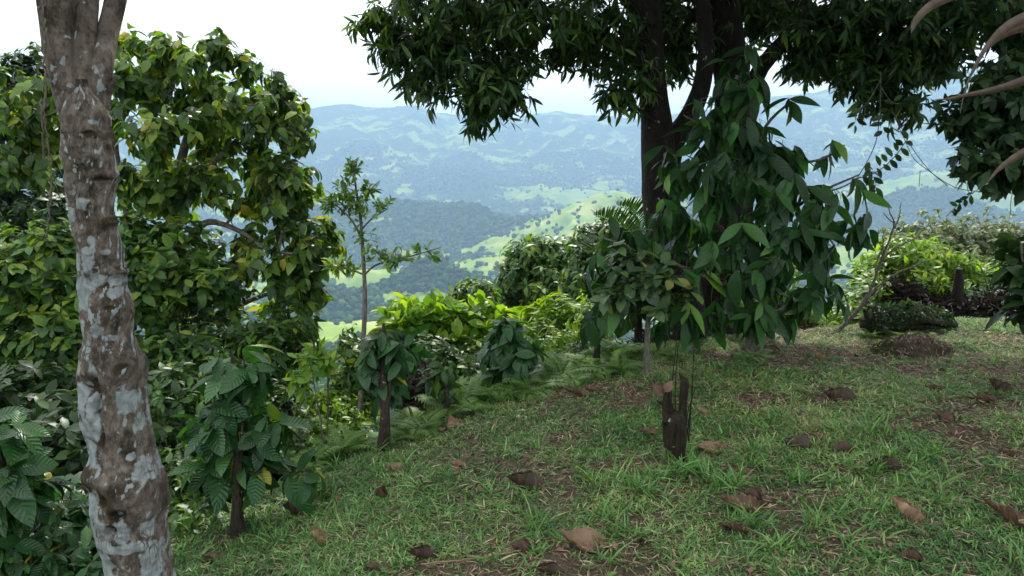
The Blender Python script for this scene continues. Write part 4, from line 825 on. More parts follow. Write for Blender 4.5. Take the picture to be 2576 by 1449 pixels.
# dry palm leaf hanging in from the top right, near the camera
dp = thing('dry_palm_leaf', 'dry brown palm leaf whose long leaflets droop in at the top right corner', 'palm leaf', P(2680, 60, 1.7))
def strip(pts, name='leaflet'):
    q = spline([(*P(a, b, d), .75 * wd * d / FPX) for a, b, d, wd in pts], 40); c = q[:, :3]; tg = nrm(np.gradient(c, axis=0)); sd_ = nrm(np.cross(tg, np.array([0.2, 1.0, .35])))
    nn = np.cross(sd_, tg); hw_ = q[:, 3:4]
    V = np.stack([c - sd_ * hw_ + nn * hw_ * .4, c - sd_ * hw_ * .5 + nn * hw_ * .05, c - nn * hw_ * .12, c + sd_ * hw_ * .5 + nn * hw_ * .05, c + sd_ * hw_ + nn * hw_ * .4], 1)
    i = np.arange(39)[:, None] * 5; j = np.arange(4)[None]
    g_ = Geo(); g_.add(V, np.stack([i + j, i + j + 1, i + j + 6, i + j + 5], -1).reshape(-1, 4), rnd=np.repeat(R(len(pts) * 7).rand(40) * .5 + .3, 5)); g_.build(name, M['palmdry'], dp)
strip([(2640, -40, 1.6, 14), (2480, -25, 1.55, 15), (2390, -8, 1.5, 17), (2330, 25, 1.5, 14), (2298, 65, 1.5, 8), (2293, 82, 1.5, 1)])
strip([(2680, 20, 1.6, 14), (2590, 42, 1.6, 20), (2530, 72, 1.6, 16), (2490, 110, 1.6, 10), (2455, 165, 1.6, 6), (2432, 215, 1.6, 3), (2415, 285, 1.6, 1)])
strip([(2680, 50, 1.65, 12), (2580, 68, 1.65, 15), (2520, 92, 1.65, 11), (2475, 130, 1.65, 6), (2445, 180, 1.65, 2)])
strip([(2690, 150, 1.55, 14), (2580, 203, 1.55, 16), (2500, 226, 1.55, 10), (2430, 240, 1.55, 7), (2385, 249, 1.55, 4), (2345, 252, 1.55, 1)])
strip([(2700, 260, 1.5, 12), (2600, 372, 1.5, 16), (2550, 400, 1.5, 13), (2510, 430, 1.5, 7), (2482, 462, 1.5, 1)])
g_ = Geo(); tube(g_, [P(2620, -120, 1.6), P(2680, 60, 1.62), P(2720, 300, 1.6), P(2780, 600, 1.62)], [.010, .012, .014, .015], 10); g_.build('midrib', M['twig'], dp)
g_ = Geo(); rg = R(4)
n = 26; tq = np.linspace(0, 1, n)[:, None]; pa = P(2660, -40, 1.6) * (1 - tq) + P(2760, 520, 1.62) * tq
leaves(g_, pa, np.array([[.8, .3, -.45]]) + rg.randn(n, 3) * .1, np.array([[0, 0, 1.0]]), .45, .03, 5, 'lance', .3, .4, None, rg); g_.build('far_leaflets', M['palmdry'], dp)

# hanging vines right of the big leaves
def vine(label, lines, leafpts, L, seed, rad=.004, mat='dark', per=1):
    rg = R(seed); p0 = P(*lines[0][0]); o_ = thing('hanging_vine', label, 'vine', p0); g_ = Geo()
    for ln in lines: q = spline([(*P(a, b, d),) for a, b, d in ln], 40); tube(g_, q, rad, 6)
    g_.build('stem', M['twig'], o_)
    if leafpts:
        g_ = Geo(); pp = []; 
        for (ln, n_) in leafpts:
            q = spline([(*P(a, b, d),) for a, b, d in ln], n_); tube_g = q; pp.append((q, nrm(np.gradient(q, axis=0))))
        q = np.concatenate([a for a, b in pp]); tg = np.concatenate([b for a, b in pp]); n_ = len(q); sd_ = nrm(np.cross(tg, [0, 1.0, .2])) * np.where(np.arange(n_) % 2, 1, -1)[:, None]
        leaves(g_, q, sd_ * .8 + tg * .4 + np.array([0, 0, -.3]) + rg.randn(n_, 3) * .25, rg.randn(n_, 3) * .5 + [0, -.8, .3], L * rg.uniform(.8, 1.2, n_), L * .45, 5, 'ell', .2, .2, None, rg)
        g_.build('foliage', M[mat], o_)
    return o_
vine('leafy vine hanging from the second mango tree before the hazy hillside', [[(2216, 180, 6.4), (2212, 300, 6.4), (2205, 350, 6.4), (2185, 400, 6.35), (2155, 450, 6.3)], [(2150, 450, 6.3), (2190, 440, 6.3), (2250, 395, 6.3), (2285, 345, 6.3)], [(2216, 200, 6.4), (2180, 260, 6.4), (2150, 290, 6.4)], [(2216, 220, 6.4), (2250, 260, 6.4), (2300, 250, 6.4)]],
     [([(2170, 440, 6.3), (2230, 408, 6.3), (2284, 350, 6.3)], 16), ([(2190, 425, 6.3), (2200, 455, 6.3), (2205, 485, 6.3)], 10), ([(2180, 262, 6.4), (2158, 290, 6.4), (2150, 315, 6.4)], 8), ([(2250, 262, 6.4), (2230, 280, 6.4), (2220, 330, 6.4)], 9), ([(2250, 255, 6.4), (2280, 255, 6.4), (2310, 262, 6.4)], 8)], .10, 95)
vine('long thin bare vine looping down to the right edge', [[(2245, 280, 6.0), (2275, 350, 6.0), (2300, 400, 6.0), (2340, 432, 6.0), (2400, 470, 6.0), (2480, 482, 6.0), (2580, 462, 6.0)], [(2250, 285, 6.0), (2300, 380, 6.0), (2350, 440, 6.0), (2385, 468, 6.0)], [(2315, 430, 6.0), (2313, 455, 6.0), (2312, 470, 6.0)], [(2580, 440, 6.1), (2550, 480, 6.1), (2540, 550, 6.1)], [(2500, 455, 6.0), (2440, 490, 6.0), (2400, 525, 6), (2380, 545, 6)]],
     [([(2450, 485, 6.0), (2415, 512, 6.0), (2395, 530, 6.0)], 9)], .075, 96, .0028)

# dark shrub reaching in from the right edge, lower down
shrub('dark glossy leaves of a shrub reaching in at the right edge', 2680, 4.6, [B(2600, 600, 4.6, 60, 20, .15), B(2600, 680, 4.6, 50, 25, .15), B(2590, 760, 4.6, 45, 25, .15), B(2680, 700, 4.6, 90, 120, .3)], M['dark'], 97, clumps=46, sub=3, subr=.08, per=5, L=.15, ar=.4, k=5, r0=.02)

# ------------------------------------------------------------------ bare leaning sapling
b9 = G(2092, 842); ob = thing('bare_sapling', 'leafless leaning sapling with thin forked stems at the lawn edge', 'sapling', b9); g_ = Geo()
d9 = b9[1] / ray(2092, 842)[1]
for ln in ([(2092, 845, 9), (2150, 790, 7.5), (2182, 745, 6.5), (2205, 690, 5.5), (2225, 630, 4.5), (2243, 590, 3.5), (2250, 560, 3), (2238, 535, 2), (2235, 510, 1)], [(2178, 752, 4.5), (2215, 715, 4), (2262, 685, 3.5), (2310, 665, 2.5), (2350, 650, 1)], [(2215, 655, 3.5), (2260, 620, 3), (2300, 600, 2), (2330, 570, 1)],
            [(2250, 575, 2.5), (2262, 545, 2), (2266, 510, 1)], [(2205, 660, 3), (2220, 620, 2.5), (2222, 580, 1)], [(2140, 800, 5), (2160, 780, 4), (2200, 745, 3), (2230, 700, 1)], [(2246, 560, 2), (2230, 545, 1.5), (2222, 535, 1)]):
    q = spline([(*P(a, b, d9), r * d9 / FPX) for a, b, r in ln], 30); tube(g_, q[:, :3] + (.0025 * R(7).randn(30, 3)), q[:, 3] * .7, 8, rough=.1)
g_.build('stem', M['bark_grey'], ob)

# ------------------------------------------------------------------ log, mound, post, brush at the right
def lump(name, label, cat, u, v, w_, h_, dpt, mat, seed, fr=3., amp=.35, parent=None):
    bp_ = G(u, v); rg = R(seed); nu, nv = 90, 40
    a = np.linspace(0, 2 * np.pi, nu, endpoint=False)[None]; b = np.linspace(0, np.pi / 2, nv)[:, None]
    x = np.cos(a) * np.sin(b); y = np.sin(a) * np.sin(b); z = np.cos(b) + 0 * a
    nz_ = fbm(x * fr + 3 + seed, y * fr + z * 2, 5, seed); nz2 = fbm(x * fr * 4 + seed, y * fr * 4 + z * 5, 4, seed + 9) * .8
    s_ = 1 + amp * nz_ + .12 * nz2
    V = np.stack([x * s_ * w_, y * s_ * dpt, z * s_ * h_ * (1 + .3 * nz_) + .02 * nz2 - .05], -1) 
    V[..., 2] += (near_z(bp_[0] + V[..., 0], bp_[1] + V[..., 1]) - bp_[2])
    global LUMPV
    LUMPV = V + bp_
    i = np.arange(nv - 1)[:, None] * nu; j = np.arange(nu)[None]; j2 = (j + 1) % nu
    g_ = Geo(); g_.add(V + bp_, np.stack([i + j, i + nu + j, i + nu + j2, i + j2], -1).reshape(-1, 4)); o_ = g_.build_at(name, mat, bp_)
    return tag(o_, label, cat)
M['mound'] = barkmat('crumbled_soil', (.025, .022, .012), (.08, .06, .045), (.17, .135, .11), 38, 1.0)
lump('earth_mound', 'low mossy mound of crumbling earth on the lawn at the right', 'mound', 2290, 886, 0.33, .16, .22, M['mound'], 3, 2.2, .22)
mnd = bpy.data.objects['earth_mound']; g_ = Geo(); rg = R(14); pp = LUMPV.reshape(-1, 3)[rg.randint(0, 3600, 1500)] + rg.randn(1500, 3) * .008
leaves(g_, pp, rg.randn(1500, 3) * [1, 1, .5], rg.randn(1500, 3) + [0, 0, 1.], rg.uniform(.02, .07, 1500), rg.uniform(.003, .012, 1500), 3, 'lance', .2, .4, rg.rand(1500) * .8, rg); g_.build('straw_cover', M['straw'], mnd)
g_ = Geo(); pp = LUMPV.reshape(-1, 3); pp = pp[(pp[:, 0] < mnd.location[0] - .16)]; pp = pp[rg.randint(0, len(pp), 1300)]
leaves(g_, pp, rg.randn(1300, 3) * .5 + [0, -.2, .5], rg.randn(1300, 3), rg.uniform(.012, .03, 1300), .008, 3, 'ell', .2, .3, rg.rand(1300) * .7 + .2, rg); g_.build('moss', M['guava'], mnd)
ob_ = thing('mossy_log', 'thick dark moss covered log lying behind the earth mound', 'log', G(2260, 840)); g_ = Geo(); dl = G(2260, 842)[1] + .15
q = spline([(*P(2190, 812, dl), .13), (*P(2235, 810, dl + .05), .115), (*P(2290, 800, dl + .1), .12), (*P(2340, 806, dl + .15), .10), (*P(2385, 812, dl + .2), .085)], 90); q[:, 3] *= 1 + .22 * R(5).randn(90).cumsum() / 9; tube(g_, q[:, :3], q[:, 3], 48, rough=.6, seed=2); g_.build('wood', M['wet_moss'], ob_)
g_ = Geo(); rg = R(12); kk = rg.randint(0, 45, 60); pp = q[kk, :3] + np.stack([rg.randn(60) * .03, rg.randn(60) * .04, q[kk, 3] * .95], -1)
leaves(g_, pp, rg.randn(60, 3) * .6 + [0, 0, .5], rg.randn(60, 3) + [0, 0, 1.], .09, .045, 3, 'ell', .2, .4, None, rg)
kk = rg.randint(0, 90, 900); th_ = rg.uniform(-.3, 3.4, 900); rr_ = q[kk, 3] * rg.uniform(.95, 1.12, 900); pp = q[kk, :3] + np.stack([rg.randn(900) * .012, -np.cos(th_) * rr_, np.sin(th_) * rr_], -1)
leaves(g_, pp, rg.randn(900, 3) * .6 + [0, -.3, -.1], rg.randn(900, 3) + [0, -.5, .6], rg.uniform(.02, .06, 900), .018, 3, 'ell', .2, .4, rg.rand(900) * .6, rg); g_.build('sprouts', M['dark'], ob_)
po = pl_base(2408, 8.6); ob_ = thing('wooden_post', 'weathered dark post with a pale sawn top by the brush pile', 'post', po); g_ = Geo()
q = spline([(*P(2405, 860, 8.6), .075), (*P(2408, 800, 8.6), .07), (*P(2410, 740, 8.6), .062), (*P(2412, 700, 8.6), .05), (*P(2412, 680, 8.6), .034)], 50); tube(g_, q[:, :3], q[:, 3], 24, rough=.2, seed=4); g_.build('shaft', M['bark_dark'], ob_)
g_ = Geo(); tp_ = P(2412, 679, 8.6); tube(g_, [tp_ + [0, 0, .004], tp_ + [0, 0, .016]], [.035, .033], 16); g_.build('sawn_top', M['bark_grey'], ob_)
def brush(label, u, d, blobs, seed, nt, nl, mat='brush'):
    b = pl_base(u, d); o_ = thing('brush_pile', label, 'brush pile', b); rg = R(seed); g_ = Geo(); c, dr = sample_blobs(blobs, nt, rg, 0)
    for k_ in range(nt):
        D = nrm(rg.randn(3) * [1, .6, .7]); ln = rg.uniform(.15, .55); q = np.array([c[k_] - D * ln / 2, c[k_] + rg.randn(3) * .04, c[k_] + D * ln / 2]); tube(g_, q, [.006, .005, .002], 4, cap=False)
    g_.build('twig', M['bark_dark'], o_); g_ = Geo(); c, dr = sample_blobs(blobs, nl, rg, 0)
    leaves(g_, c, rg.randn(nl, 3) + [0, 0, -.5], rg.randn(nl, 3), .09, .04, 3, 'ell', .3, .5, None, rg); g_.build('withered_foliage', M[mat], o_)
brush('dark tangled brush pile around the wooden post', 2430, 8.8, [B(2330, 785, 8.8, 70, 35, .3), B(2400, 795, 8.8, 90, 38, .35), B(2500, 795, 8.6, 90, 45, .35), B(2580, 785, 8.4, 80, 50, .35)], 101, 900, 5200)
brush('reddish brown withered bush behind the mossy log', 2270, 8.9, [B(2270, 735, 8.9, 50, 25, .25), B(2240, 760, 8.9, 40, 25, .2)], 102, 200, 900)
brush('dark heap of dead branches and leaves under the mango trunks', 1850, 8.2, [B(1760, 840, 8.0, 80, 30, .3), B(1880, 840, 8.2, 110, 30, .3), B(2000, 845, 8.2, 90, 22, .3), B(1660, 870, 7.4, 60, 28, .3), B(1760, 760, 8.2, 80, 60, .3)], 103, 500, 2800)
ob_ = thing('fallen_branch', 'pale bare branch lying across the dark heap under the trunks', 'branch', P(1870, 840, 7.9)); g_ = Geo()
for ln in ([(1800, 836), (1870, 832), (1940, 824), (1990, 800)], [(1830, 760), (1900, 790), (1960, 780), (2010, 740)], [(1850, 700), (1910, 720), (1990, 715)]):
    q = spline([(*P(a, b, 7.9),) for a, b in ln], 24); tube(g_, q, np.linspace(.018, .006, 24), 8, rough=.2)
g_.build('wood', M['bark_brown'], ob_)

# ------------------------------------------------------------------ the cut stump with thin shoots in the lawn
g10 = G(1702, 1165); d10 = g10[1] / ray(1702, 1165)[1]
sp_ = thing('tree_stump', 'mossy broken stump with thin dark shoots standing in the lawn', 'stump', g10); g_ = Geo()
def SP(rows, n, sides, rough, seed, g_):
    q = spline([(*P(a, b, d10), .82 * r * d10 / FPX) for a, b, r in rows], n); tube(g_, q[:, :3], q[:, 3], sides, rough=rough, seed=seed)
SP([(1702, 1185, 26), (1702, 1140, 27), (1700, 1100, 33), (1698, 1070, 32), (1696, 1048, 28), (1694, 1036, 16), (1693, 1030, 4)], 70, 48, .42, 1, g_)
SP([(1684, 1060, 22), (1680, 1030, 17), (1677, 1005, 12), (1680, 985, 7), (1681, 978, 2)], 30, 24, .35, 2, g_)
SP([(1708, 1080, 18), (1716, 1040, 13), (1719, 1000, 12), (1721, 970, 13), (1721, 957, 12), (1714, 948, 6), (1709, 938, 2)], 40, 24, .15, 3, g_)
SP([(1672, 1022, 5), (1660, 1013, 4), (1652, 1007, 2)], 8, 10, .1, 4, g_)
g_.build('wood', M['moss'], sp_); g_ = Geo()
for ln in ([(1690, 1100), (1688, 1020), (1692, 950), (1700, 880), (1703, 835)], [(1705, 1100), (1700, 1040), (1700, 950), (1706, 860)], [(1732, 1110), (1738, 1030), (1742, 960), (1746, 880), (1748, 850)], [(1728, 1100), (1735, 1040), (1742, 995), (1750, 975)], [(1724, 1100), (1732, 1030), (1745, 990)]):
    q = spline([(*P(a, b, d10 - .03),) for a, b in ln], 20); tube(g_, q, np.linspace(.0042, .0022, 20), 6)
g_.build('shoot', M['bark_dark'], sp_)
g_ = Geo(); rg = R(2); leaves(g_, np.array([P(1668, 990, d10 - .04), P(1672, 985, d10 - .05)]), np.array([[-.5, -.2, .5], [.3, -.3, .6]]), np.array([[0, -1., .2], [0, -1, .5]]), .07, .05, 5, 'ell', .5, .6, np.array([.4, .6]), rg); g_.build('dry_leaf', M['deadleaf'], sp_)
# small dark stake by the yellow bush
g11 = G(1500, 930); ob_ = thing('short_stake', 'short dark wooden stake among the ferns below the yellow bush', 'stake', g11); g_ = Geo(); tube(g_, [g11 - [0, 0, .05], g11 + [0, 0, .1], g11 + [.01, 0, .21]], [.03, .028, .024], 12, rough=.3); g_.build('shaft', M['bark_dark'], ob_)

# ------------------------------------------------------------------ ferns along the lawn edge
def fern_mesh(seed, n_fr=8, L=.38, w_=.085):
    rg = R(seed); g_ = Geo()
    for i in range(n_fr):
        a = i * 2.4 + rg.rand(); el_ = rg.uniform(.7, 1.25); ln = L * rg.uniform(.7, 1.15)
        d = np.array([math.cos(a) * math.cos(el_), math.sin(a) * math.cos(el_), math.sin(el_)])
        t_ = np.linspace(0, 1, 26)[:, None]; c = d * t_ * ln + np.array([0, 0, -1.]) * (t_ ** 2) * ln * rg.uniform(.45, .8) + nrm(np.array([d[0], d[1], 0])) * t_ ** 2 * ln * .3
        tube(g_, c, np.linspace(.0022, .0008, 26), 3, rnd=.2, cap=False); tg = nrm(np.gradient(c, axis=0)); sd_ = nrm(np.cross(tg, [0, 0, 1.])); nn = np.cross(sd_, tg)
        c_, tg_, sd0, nn0 = c[3::2], tg[3::2], sd_[3::2], nn[3::2]; q = c_; tt = t_[3::2, 0]
        for s_ in (-1, 1):
            D = nrm(sd0 * s_ + tg_ * .35 - nn0 * .1); ll = w_ * np.sin(np.pi * (tt * .78 + .2)) ** .8 * 1.1
            leaves(g_, q, D, nn0, ll, ll * .11 + .004, 3, 'lance', .1, .2, np.full(len(q), rg.uniform(.2, .8)), rg)
            # pinnules
            for f in (.18, .34, .5, .66, .82):
                for s2 in (-1, 1):
                    pp = q + D * (ll * f)[:, None]; D2 = nrm(D * .6 + np.cross(nn0, D) * s2)
                    leaves(g_, pp, D2, nn0, ll * .30 * (1.1 - f), ll * .12, 2, 'ell', .0, .1, np.full(len(q), rg.uniform(.2, .9)), rg)
    V = np.concatenate(g_.V)
    return mesh('fern_frond', V, np.concatenate(g_.Q), np.concatenate(g_.T) if g_.T else None, {k: np.concatenate(v) for k, v in g_.A.items()}, True, [M['fern']])
FM = [fern_mesh(200 + i, 8 + i % 3, .28 + .04 * (i % 3)) for i in range(4)]
ORD = 'leftmost second third fourth fifth sixth seventh eighth ninth tenth eleventh twelfth thirteenth fourteenth fifteenth sixteenth seventeenth eighteenth nineteenth twentieth twenty-first twenty-second twenty-third twenty-fourth twenty-fifth twenty-sixth twenty-seventh twenty-eighth twenty-ninth thirtieth thirty-first rightmost'.split()
rng = R(66); k_ = 0
FS = [(1010, 1075), (1040, 1062), (1060, 1090), (1150, 1035), (1175, 1015), (1205, 1000), (1190, 1040), (1230, 1010), (1215, 970), (1165, 1000), (1340, 965), (1370, 975), (1410, 950), (1440, 965), (1470, 935), (1500, 950), (1530, 925), (1560, 940), (1390, 935), (1330, 990), (1120, 1010), (1090, 1040), (1590, 905),
      (1250, 1000), (1300, 1000), (1440, 920), (1480, 910), (1550, 905), (840, 1150), (800, 1170), (870, 1120), (1030, 1100)]
FS = sorted(FS)
for (u, v) in FS:
    fl = 'fern in the strip along the lawn edge, ' + ORD[k_] + (' of the strip' if k_ in (0, 31) else ' from the left')
    p_ = G(u, v); me = FM[k_ % 4]; o_ = bpy.data.objects.new('fern', me); COL.objects.link(o_); o_.location = p_; o_.rotation_euler = (rng.randn() * .1, rng.randn() * .1, rng.rand() * 6.28); s_ = rng.uniform(.7, 1.35) * (1 if u < 1580 else .7); o_.scale = (s_, s_, s_)
    tag(o_, fl, 'fern', 'ferns along the lawn edge'); k_ += 1
for (u, v, lb, s_) in ((1895, 905, 'low fern at the foot of the large leaved sapling', .9), (1690, 905, 'fern at the edge of the shade just behind the stump shoots', .8), (2262, 850, 'small fern growing behind the earth mound', .6), (2330, 846, 'tiny fern at the right end of the mossy log', .5), (1610, 900, 'fern beside the grey stem of the spotted sapling', .8), (2180, 850, 'small fern at the left end of the mossy log', .6)):
    p_ = G(u, v); o_ = bpy.data.objects.new('fern', FM[k_ % 4]); COL.objects.link(o_); o_.location = p_; o_.rotation_euler = (0, 0, rng.rand() * 6); o_.scale = (s_, s_, s_ * .8); tag(o_, lb, 'fern'); k_ += 1
# arching yellow bracken on the slope
g12 = pl_base(1360, 8.4); ob_ = thing('bracken', 'arching yellow-green bracken fronds above the broad coffee bush', 'fern', g12)
for a, b, c in (((1330, 860), (1340, 730), (1420, 745)), ((1345, 860), (1370, 720), (1450, 770)), ((1320, 860), (1290, 760), (1350, 775)), ((1370, 870), (1440, 760), (1480, 800))):
    g_ = Geo(); frond(g_, P(*a, 8.4), P(*b, 8.3), P(*c, 8.1), 30, .2, .035, rng, -.2); g_.build('frond', M['yfern'], ob_)

# ------------------------------------------------------------------ lawn grass (uncountable) and straw
rng = R(77)
def lawn_pts(n, pw=1.0):
    r = 1.45 * (8.9 / 1.45) ** (rng.rand(n) ** pw) if False else np.sqrt(rng.rand(n) * (9.2 ** 2 - 1.5 ** 2) + 1.5 ** 2)
    a = rng.uniform(-.72, .72, n); x = r * np.sin(a); y = r * np.cos(a); return x, y
def on_lawn(x, y, m_=.35): return edge_d(x, y) < m_
x, y = lawn_pts(110000); dens = fbm(x * 1.1, y * 1.1, 3, 61) * 1.5 + fbm(x * 4, y * 4, 3, 62) * 1.6 + 1.02
rr_ = np.hypot(x, y); keep = on_lawn(x, y) & (rng.rand(len(x)) < np.clip(dens, .04, 1) * np.interp(rr_, [1.5, 4, 9], [1, .85, .6])); x, y = x[keep], y[keep]
n = len(x); per = 7; big = fbm(x * .8 + 5, y * .8, 2, 63)
gz = near_z(x, y) + .018 * fbm(x * 3, y * 3, 3, 5) + .035 * fbm(x * .8, y * .8, 2, 6)
c = np.repeat(np.stack([x, y, gz], -1), per, 0); m_ = n * per; c[:, :2] += rng.randn(m_, 2) * .014
a = rng.rand(m_) * 6.283; el_ = rng.uniform(.15, 1.15, m_); D = np.stack([np.cos(a) * np.cos(el_), np.sin(a) * np.cos(el_), np.sin(el_)], -1) + np.array([-.12, -.10, .0])
ll = np.repeat(.038 + .014 * big, per) * rng.uniform(.6, 1.7, m_)
grn = np.repeat(np.clip(.45 + .5 * fbm(x * 1.7, y * 1.7, 3, 64) + .13 * rng.randn(n), 0, 1), per)
gg = Geo(); leaves(gg, c, D, np.array([[0, 0, 1.]]) + rng.randn(m_, 3) * .2, ll, rng.uniform(.0035, .0075, m_), 3, 'lance', .2, rng.uniform(.1, .8, m_), np.clip(grn + rng.randn(m_) * .2, 0, 1), rng)
# longer tufts: around the stump and scattered
tu = []
for _ in range(150):
    u_, v_ = rng.uniform(430, 2570), rng.uniform(900, 1449); q = G(u_, v_)
    if on_lawn(q[0], q[1], .1) and q[1] > 1.6: tu.append((q, rng.uniform(.06, .13), rng.randint(8, 22)))
for (u_, v_) in ((1700, 1180), (1680, 1200), (1740, 1190), (1650, 1210), (1780, 1210), (1560, 1215), (1600, 1240), (1850, 1230), (1720, 1160), (1630, 1250), (1900, 1330), (2050, 1320), (2200, 1190), (1500, 1230), (1330, 1330), (2120, 1090), (1900, 1140), (1960, 1060), (2350, 1150)):
    q = G(u_, v_); tu.append((q, .15, 26)); tu.append((q + [rng.randn() * .05, rng.randn() * .05, 0], .10, 20))
cc = np.concatenate([np.repeat(q[None], k, 0) for q, h, k in tu]); hh = np.concatenate([np.full(k, h) for q, h, k in tu]); m_ = len(cc)
cc[:, :2] += rng.randn(m_, 2) * .02; a = rng.rand(m_) * 6.283; el_ = rng.uniform(.5, 1.35, m_)
D = np.stack([np.cos(a) * np.cos(el_), np.sin(a) * np.cos(el_), np.sin(el_)], -1)
leaves(gg, cc, D, np.array([[0, 0, 1.]]) + rng.randn(m_, 3) * .3, hh * rng.uniform(.6, 1.4, m_), rng.uniform(.005, .010, m_), 6, 'lance', .25, rng.uniform(.2, .9, m_), np.clip(.5 + rng.randn(m_) * .18, 0, 1), rng)
x, y = lawn_pts(9000); keep = on_lawn(x, y, .4) & (rng.rand(len(x)) < np.clip(.3 + fbm(x * 2.2 + 4, y * 2.2, 2, 69) * 1.2, 0, 1)); x, y = x[keep], y[keep]; n = len(x); per = 5
c = np.repeat(np.stack([x, y, near_z(x, y) + .018 * fbm(x * 3, y * 3, 3, 5) + .035 * fbm(x * .8, y * .8, 2, 6) + .012], -1), per, 0); m_ = n * per; c[:, :2] += rng.randn(m_, 2) * .006
a = rng.rand(m_) * 6.283; el_ = rng.uniform(.1, .8, m_); sz = np.repeat(rng.uniform(.016, .038, n), per) * rng.uniform(.7, 1.2, m_)
leaves(gg, c, np.stack([np.cos(a) * np.cos(el_), np.sin(a) * np.cos(el_), np.sin(el_)], -1), np.array([[0, 0, 1.]]) + rng.randn(m_, 3) * .15, sz, sz * .42, 3, 'ell', .2, .3, np.repeat(np.clip(.5 + rng.randn(n) * .2, 0, 1), per), rng)
tag(gg.build('lawn_grass', M['grass']), 'short patchy green grass covering the sloping lawn', 'grass', kind='stuff')
x, y = lawn_pts(120000); keep = on_lawn(x, y, .5) & (rng.rand(len(x)) < np.clip(.7 - fbm(x * 1.1, y * 1.1, 3, 61) * .9 - fbm(x * 5, y * 5, 3, 62) * .5, .12, 1)); x, y = x[keep], y[keep]; n = len(x)
c = np.stack([x, y, near_z(x, y) + .018 * fbm(x * 3, y * 3, 3, 5) + .035 * fbm(x * .8, y * .8, 2, 6) + rng.rand(n) * .02 + .004], -1); a = rng.rand(n) * 6.283; gs = Geo()
leaves(gs, c, np.stack([np.cos(a), np.sin(a), rng.uniform(-.15, .35, n)], -1), np.array([[0, 0, 1.]]) + rng.randn(n, 3) * .3, rng.uniform(.02, .085, n), rng.uniform(.002, .006, n), 3, 'lance', .2, rng.uniform(-.2, .5, n), None, rng)
x, y = lawn_pts(30000); keep = on_lawn(x, y, .4) & (rng.rand(len(x)) < np.clip(.35 - fbm(x * 1.1, y * 1.1, 3, 61) * .6 - fbm(x * 4, y * 4, 3, 62) * .6, .08, 1)); x, y = x[keep], y[keep]; n = len(x)
c = np.stack([x, y, near_z(x, y) + .018 * fbm(x * 3, y * 3, 3, 5) + .035 * fbm(x * .8, y * .8, 2, 6) + .006], -1); a = rng.rand(n) * 6.283; sz = rng.uniform(.012, .045, n)
leaves(gs, c, np.stack([np.cos(a), np.sin(a), rng.uniform(-.1, .4, n)], -1), np.array([[0, 0, 1.]]) + rng.randn(n, 3) * .35, sz, sz * rng.uniform(.35, .6, n), 3, 'ovate', .4, rng.uniform(-.3, .8, n), rng.rand(n) * .55, rng)
tag(gs.build('dry_litter', M['straw']), 'pale dry grass stems and leaf crumbs scattered between the grass', 'litter', kind='stuff')

# ------------------------------------------------------------------ fallen leaves
def dead_mesh(seed, curl, lobes=0):
    rg = R(seed); nu, nv = 15, 25
    u = np.linspace(-1, 1, nu)[None]; v = np.linspace(0, 1, nv)[:, None]
    wv = .30 * np.sin(np.pi * np.clip(v, .012, .99) ** .85) ** .75
    x = u * wv * (1 + .05 * np.sin(v * 31 + seed)); y = v - .5 + 0 * u
    z = .04 + curl * (np.abs(u) ** 1.7 * wv * 1.2 + .5 * (v - .5) ** 2) + .006 * np.sin(v * 36 - np.abs(u) * 5) * np.abs(u) + .10 * fbm(x * 3.5 + seed, y * 3.5 + 0 * u, 4, seed) + .03 * np.sin(v * 5 + seed) 
    ca = curl * 1.4; x2 = x * (1 - .45 * min(curl, 1.2) * np.abs(u) ** 2)
    x2 = x2 + .05 * fbm(y * 5 + seed, z * 3, 2, seed + 3); V = np.stack([x2, y, z], -1).reshape(-1, 3); V[:, 2] -= np.percentile(V[:, 2], 8)
    # roll about the length
    tw_ = rg.uniform(-1.8, 1.8) * (V[:, 1]); cs, sn = np.cos(tw_), np.sin(tw_); V = np.stack([V[:, 0] * cs - V[:, 2] * sn, V[:, 1], V[:, 0] * sn + V[:, 2] * cs], -1)
    i = np.arange(nv - 1)[:, None] * nu; j = np.arange(nu - 1)[None]; Q = np.stack([i + j, i + j + 1, i + nu + j + 1, i + nu + j], -1).reshape(-1, 4)
    g_ = Geo(); rr0 = [.7, .4, .85, .14, .7, .55, .25, .95][(seed + 4) % 8]; g_.add(V, Q, rnd=np.clip(rr0 + .12 * fbm(V[:, 0] * 6, V[:, 1] * 6, 3, seed + 1) * 2 - .0, 0, 1), lu=np.repeat(u, nv, 0).ravel(), lv=np.repeat(v, nu, 1).ravel())
    tube(g_, [(0, -.5, V[nu // 2, 2]), (.01, -.58, V[nu // 2, 2] + .01), (.03, -.66, 0.0)], [.008, .007, .006], 5, rnd=.3)
    return mesh('dead_leaf', np.concatenate(g_.V), np.concatenate(g_.Q), np.concatenate(g_.T), {k: np.concatenate(v) for k, v in g_.A.items()}, True, [M['deadleaf']])
DM = [dead_mesh(300 + i, c_) for i, c_ in enumerate([.25, .6, 1.0, 1.3, .4, .8, 1.5, .15])]
def gn(p): return p[2] + .018 * float(fbm(np.array([p[0] * 3]), np.array([p[1] * 3]), 3, 5)[0]) + .035 * float(fbm(np.array([p[0] * .8]), np.array([p[1] * .8]), 2, 6)[0])
def dead(u, v, lpx, rz, k, lab, grp=None, tilt=(0, 0), name='fallen_leaf'):
    p_ = G(u, v); L_ = lpx * p_[1] / FPX; o_ = bpy.data.objects.new(name, DM[k % 8]); COL.objects.link(o_)
    o_.location = (p_[0], p_[1], gn(p_) + .008); o_.scale = (L_, L_, L_); o_.rotation_euler = (tilt[0], tilt[1], rz); return tag(o_, lab, 'leaf', grp)
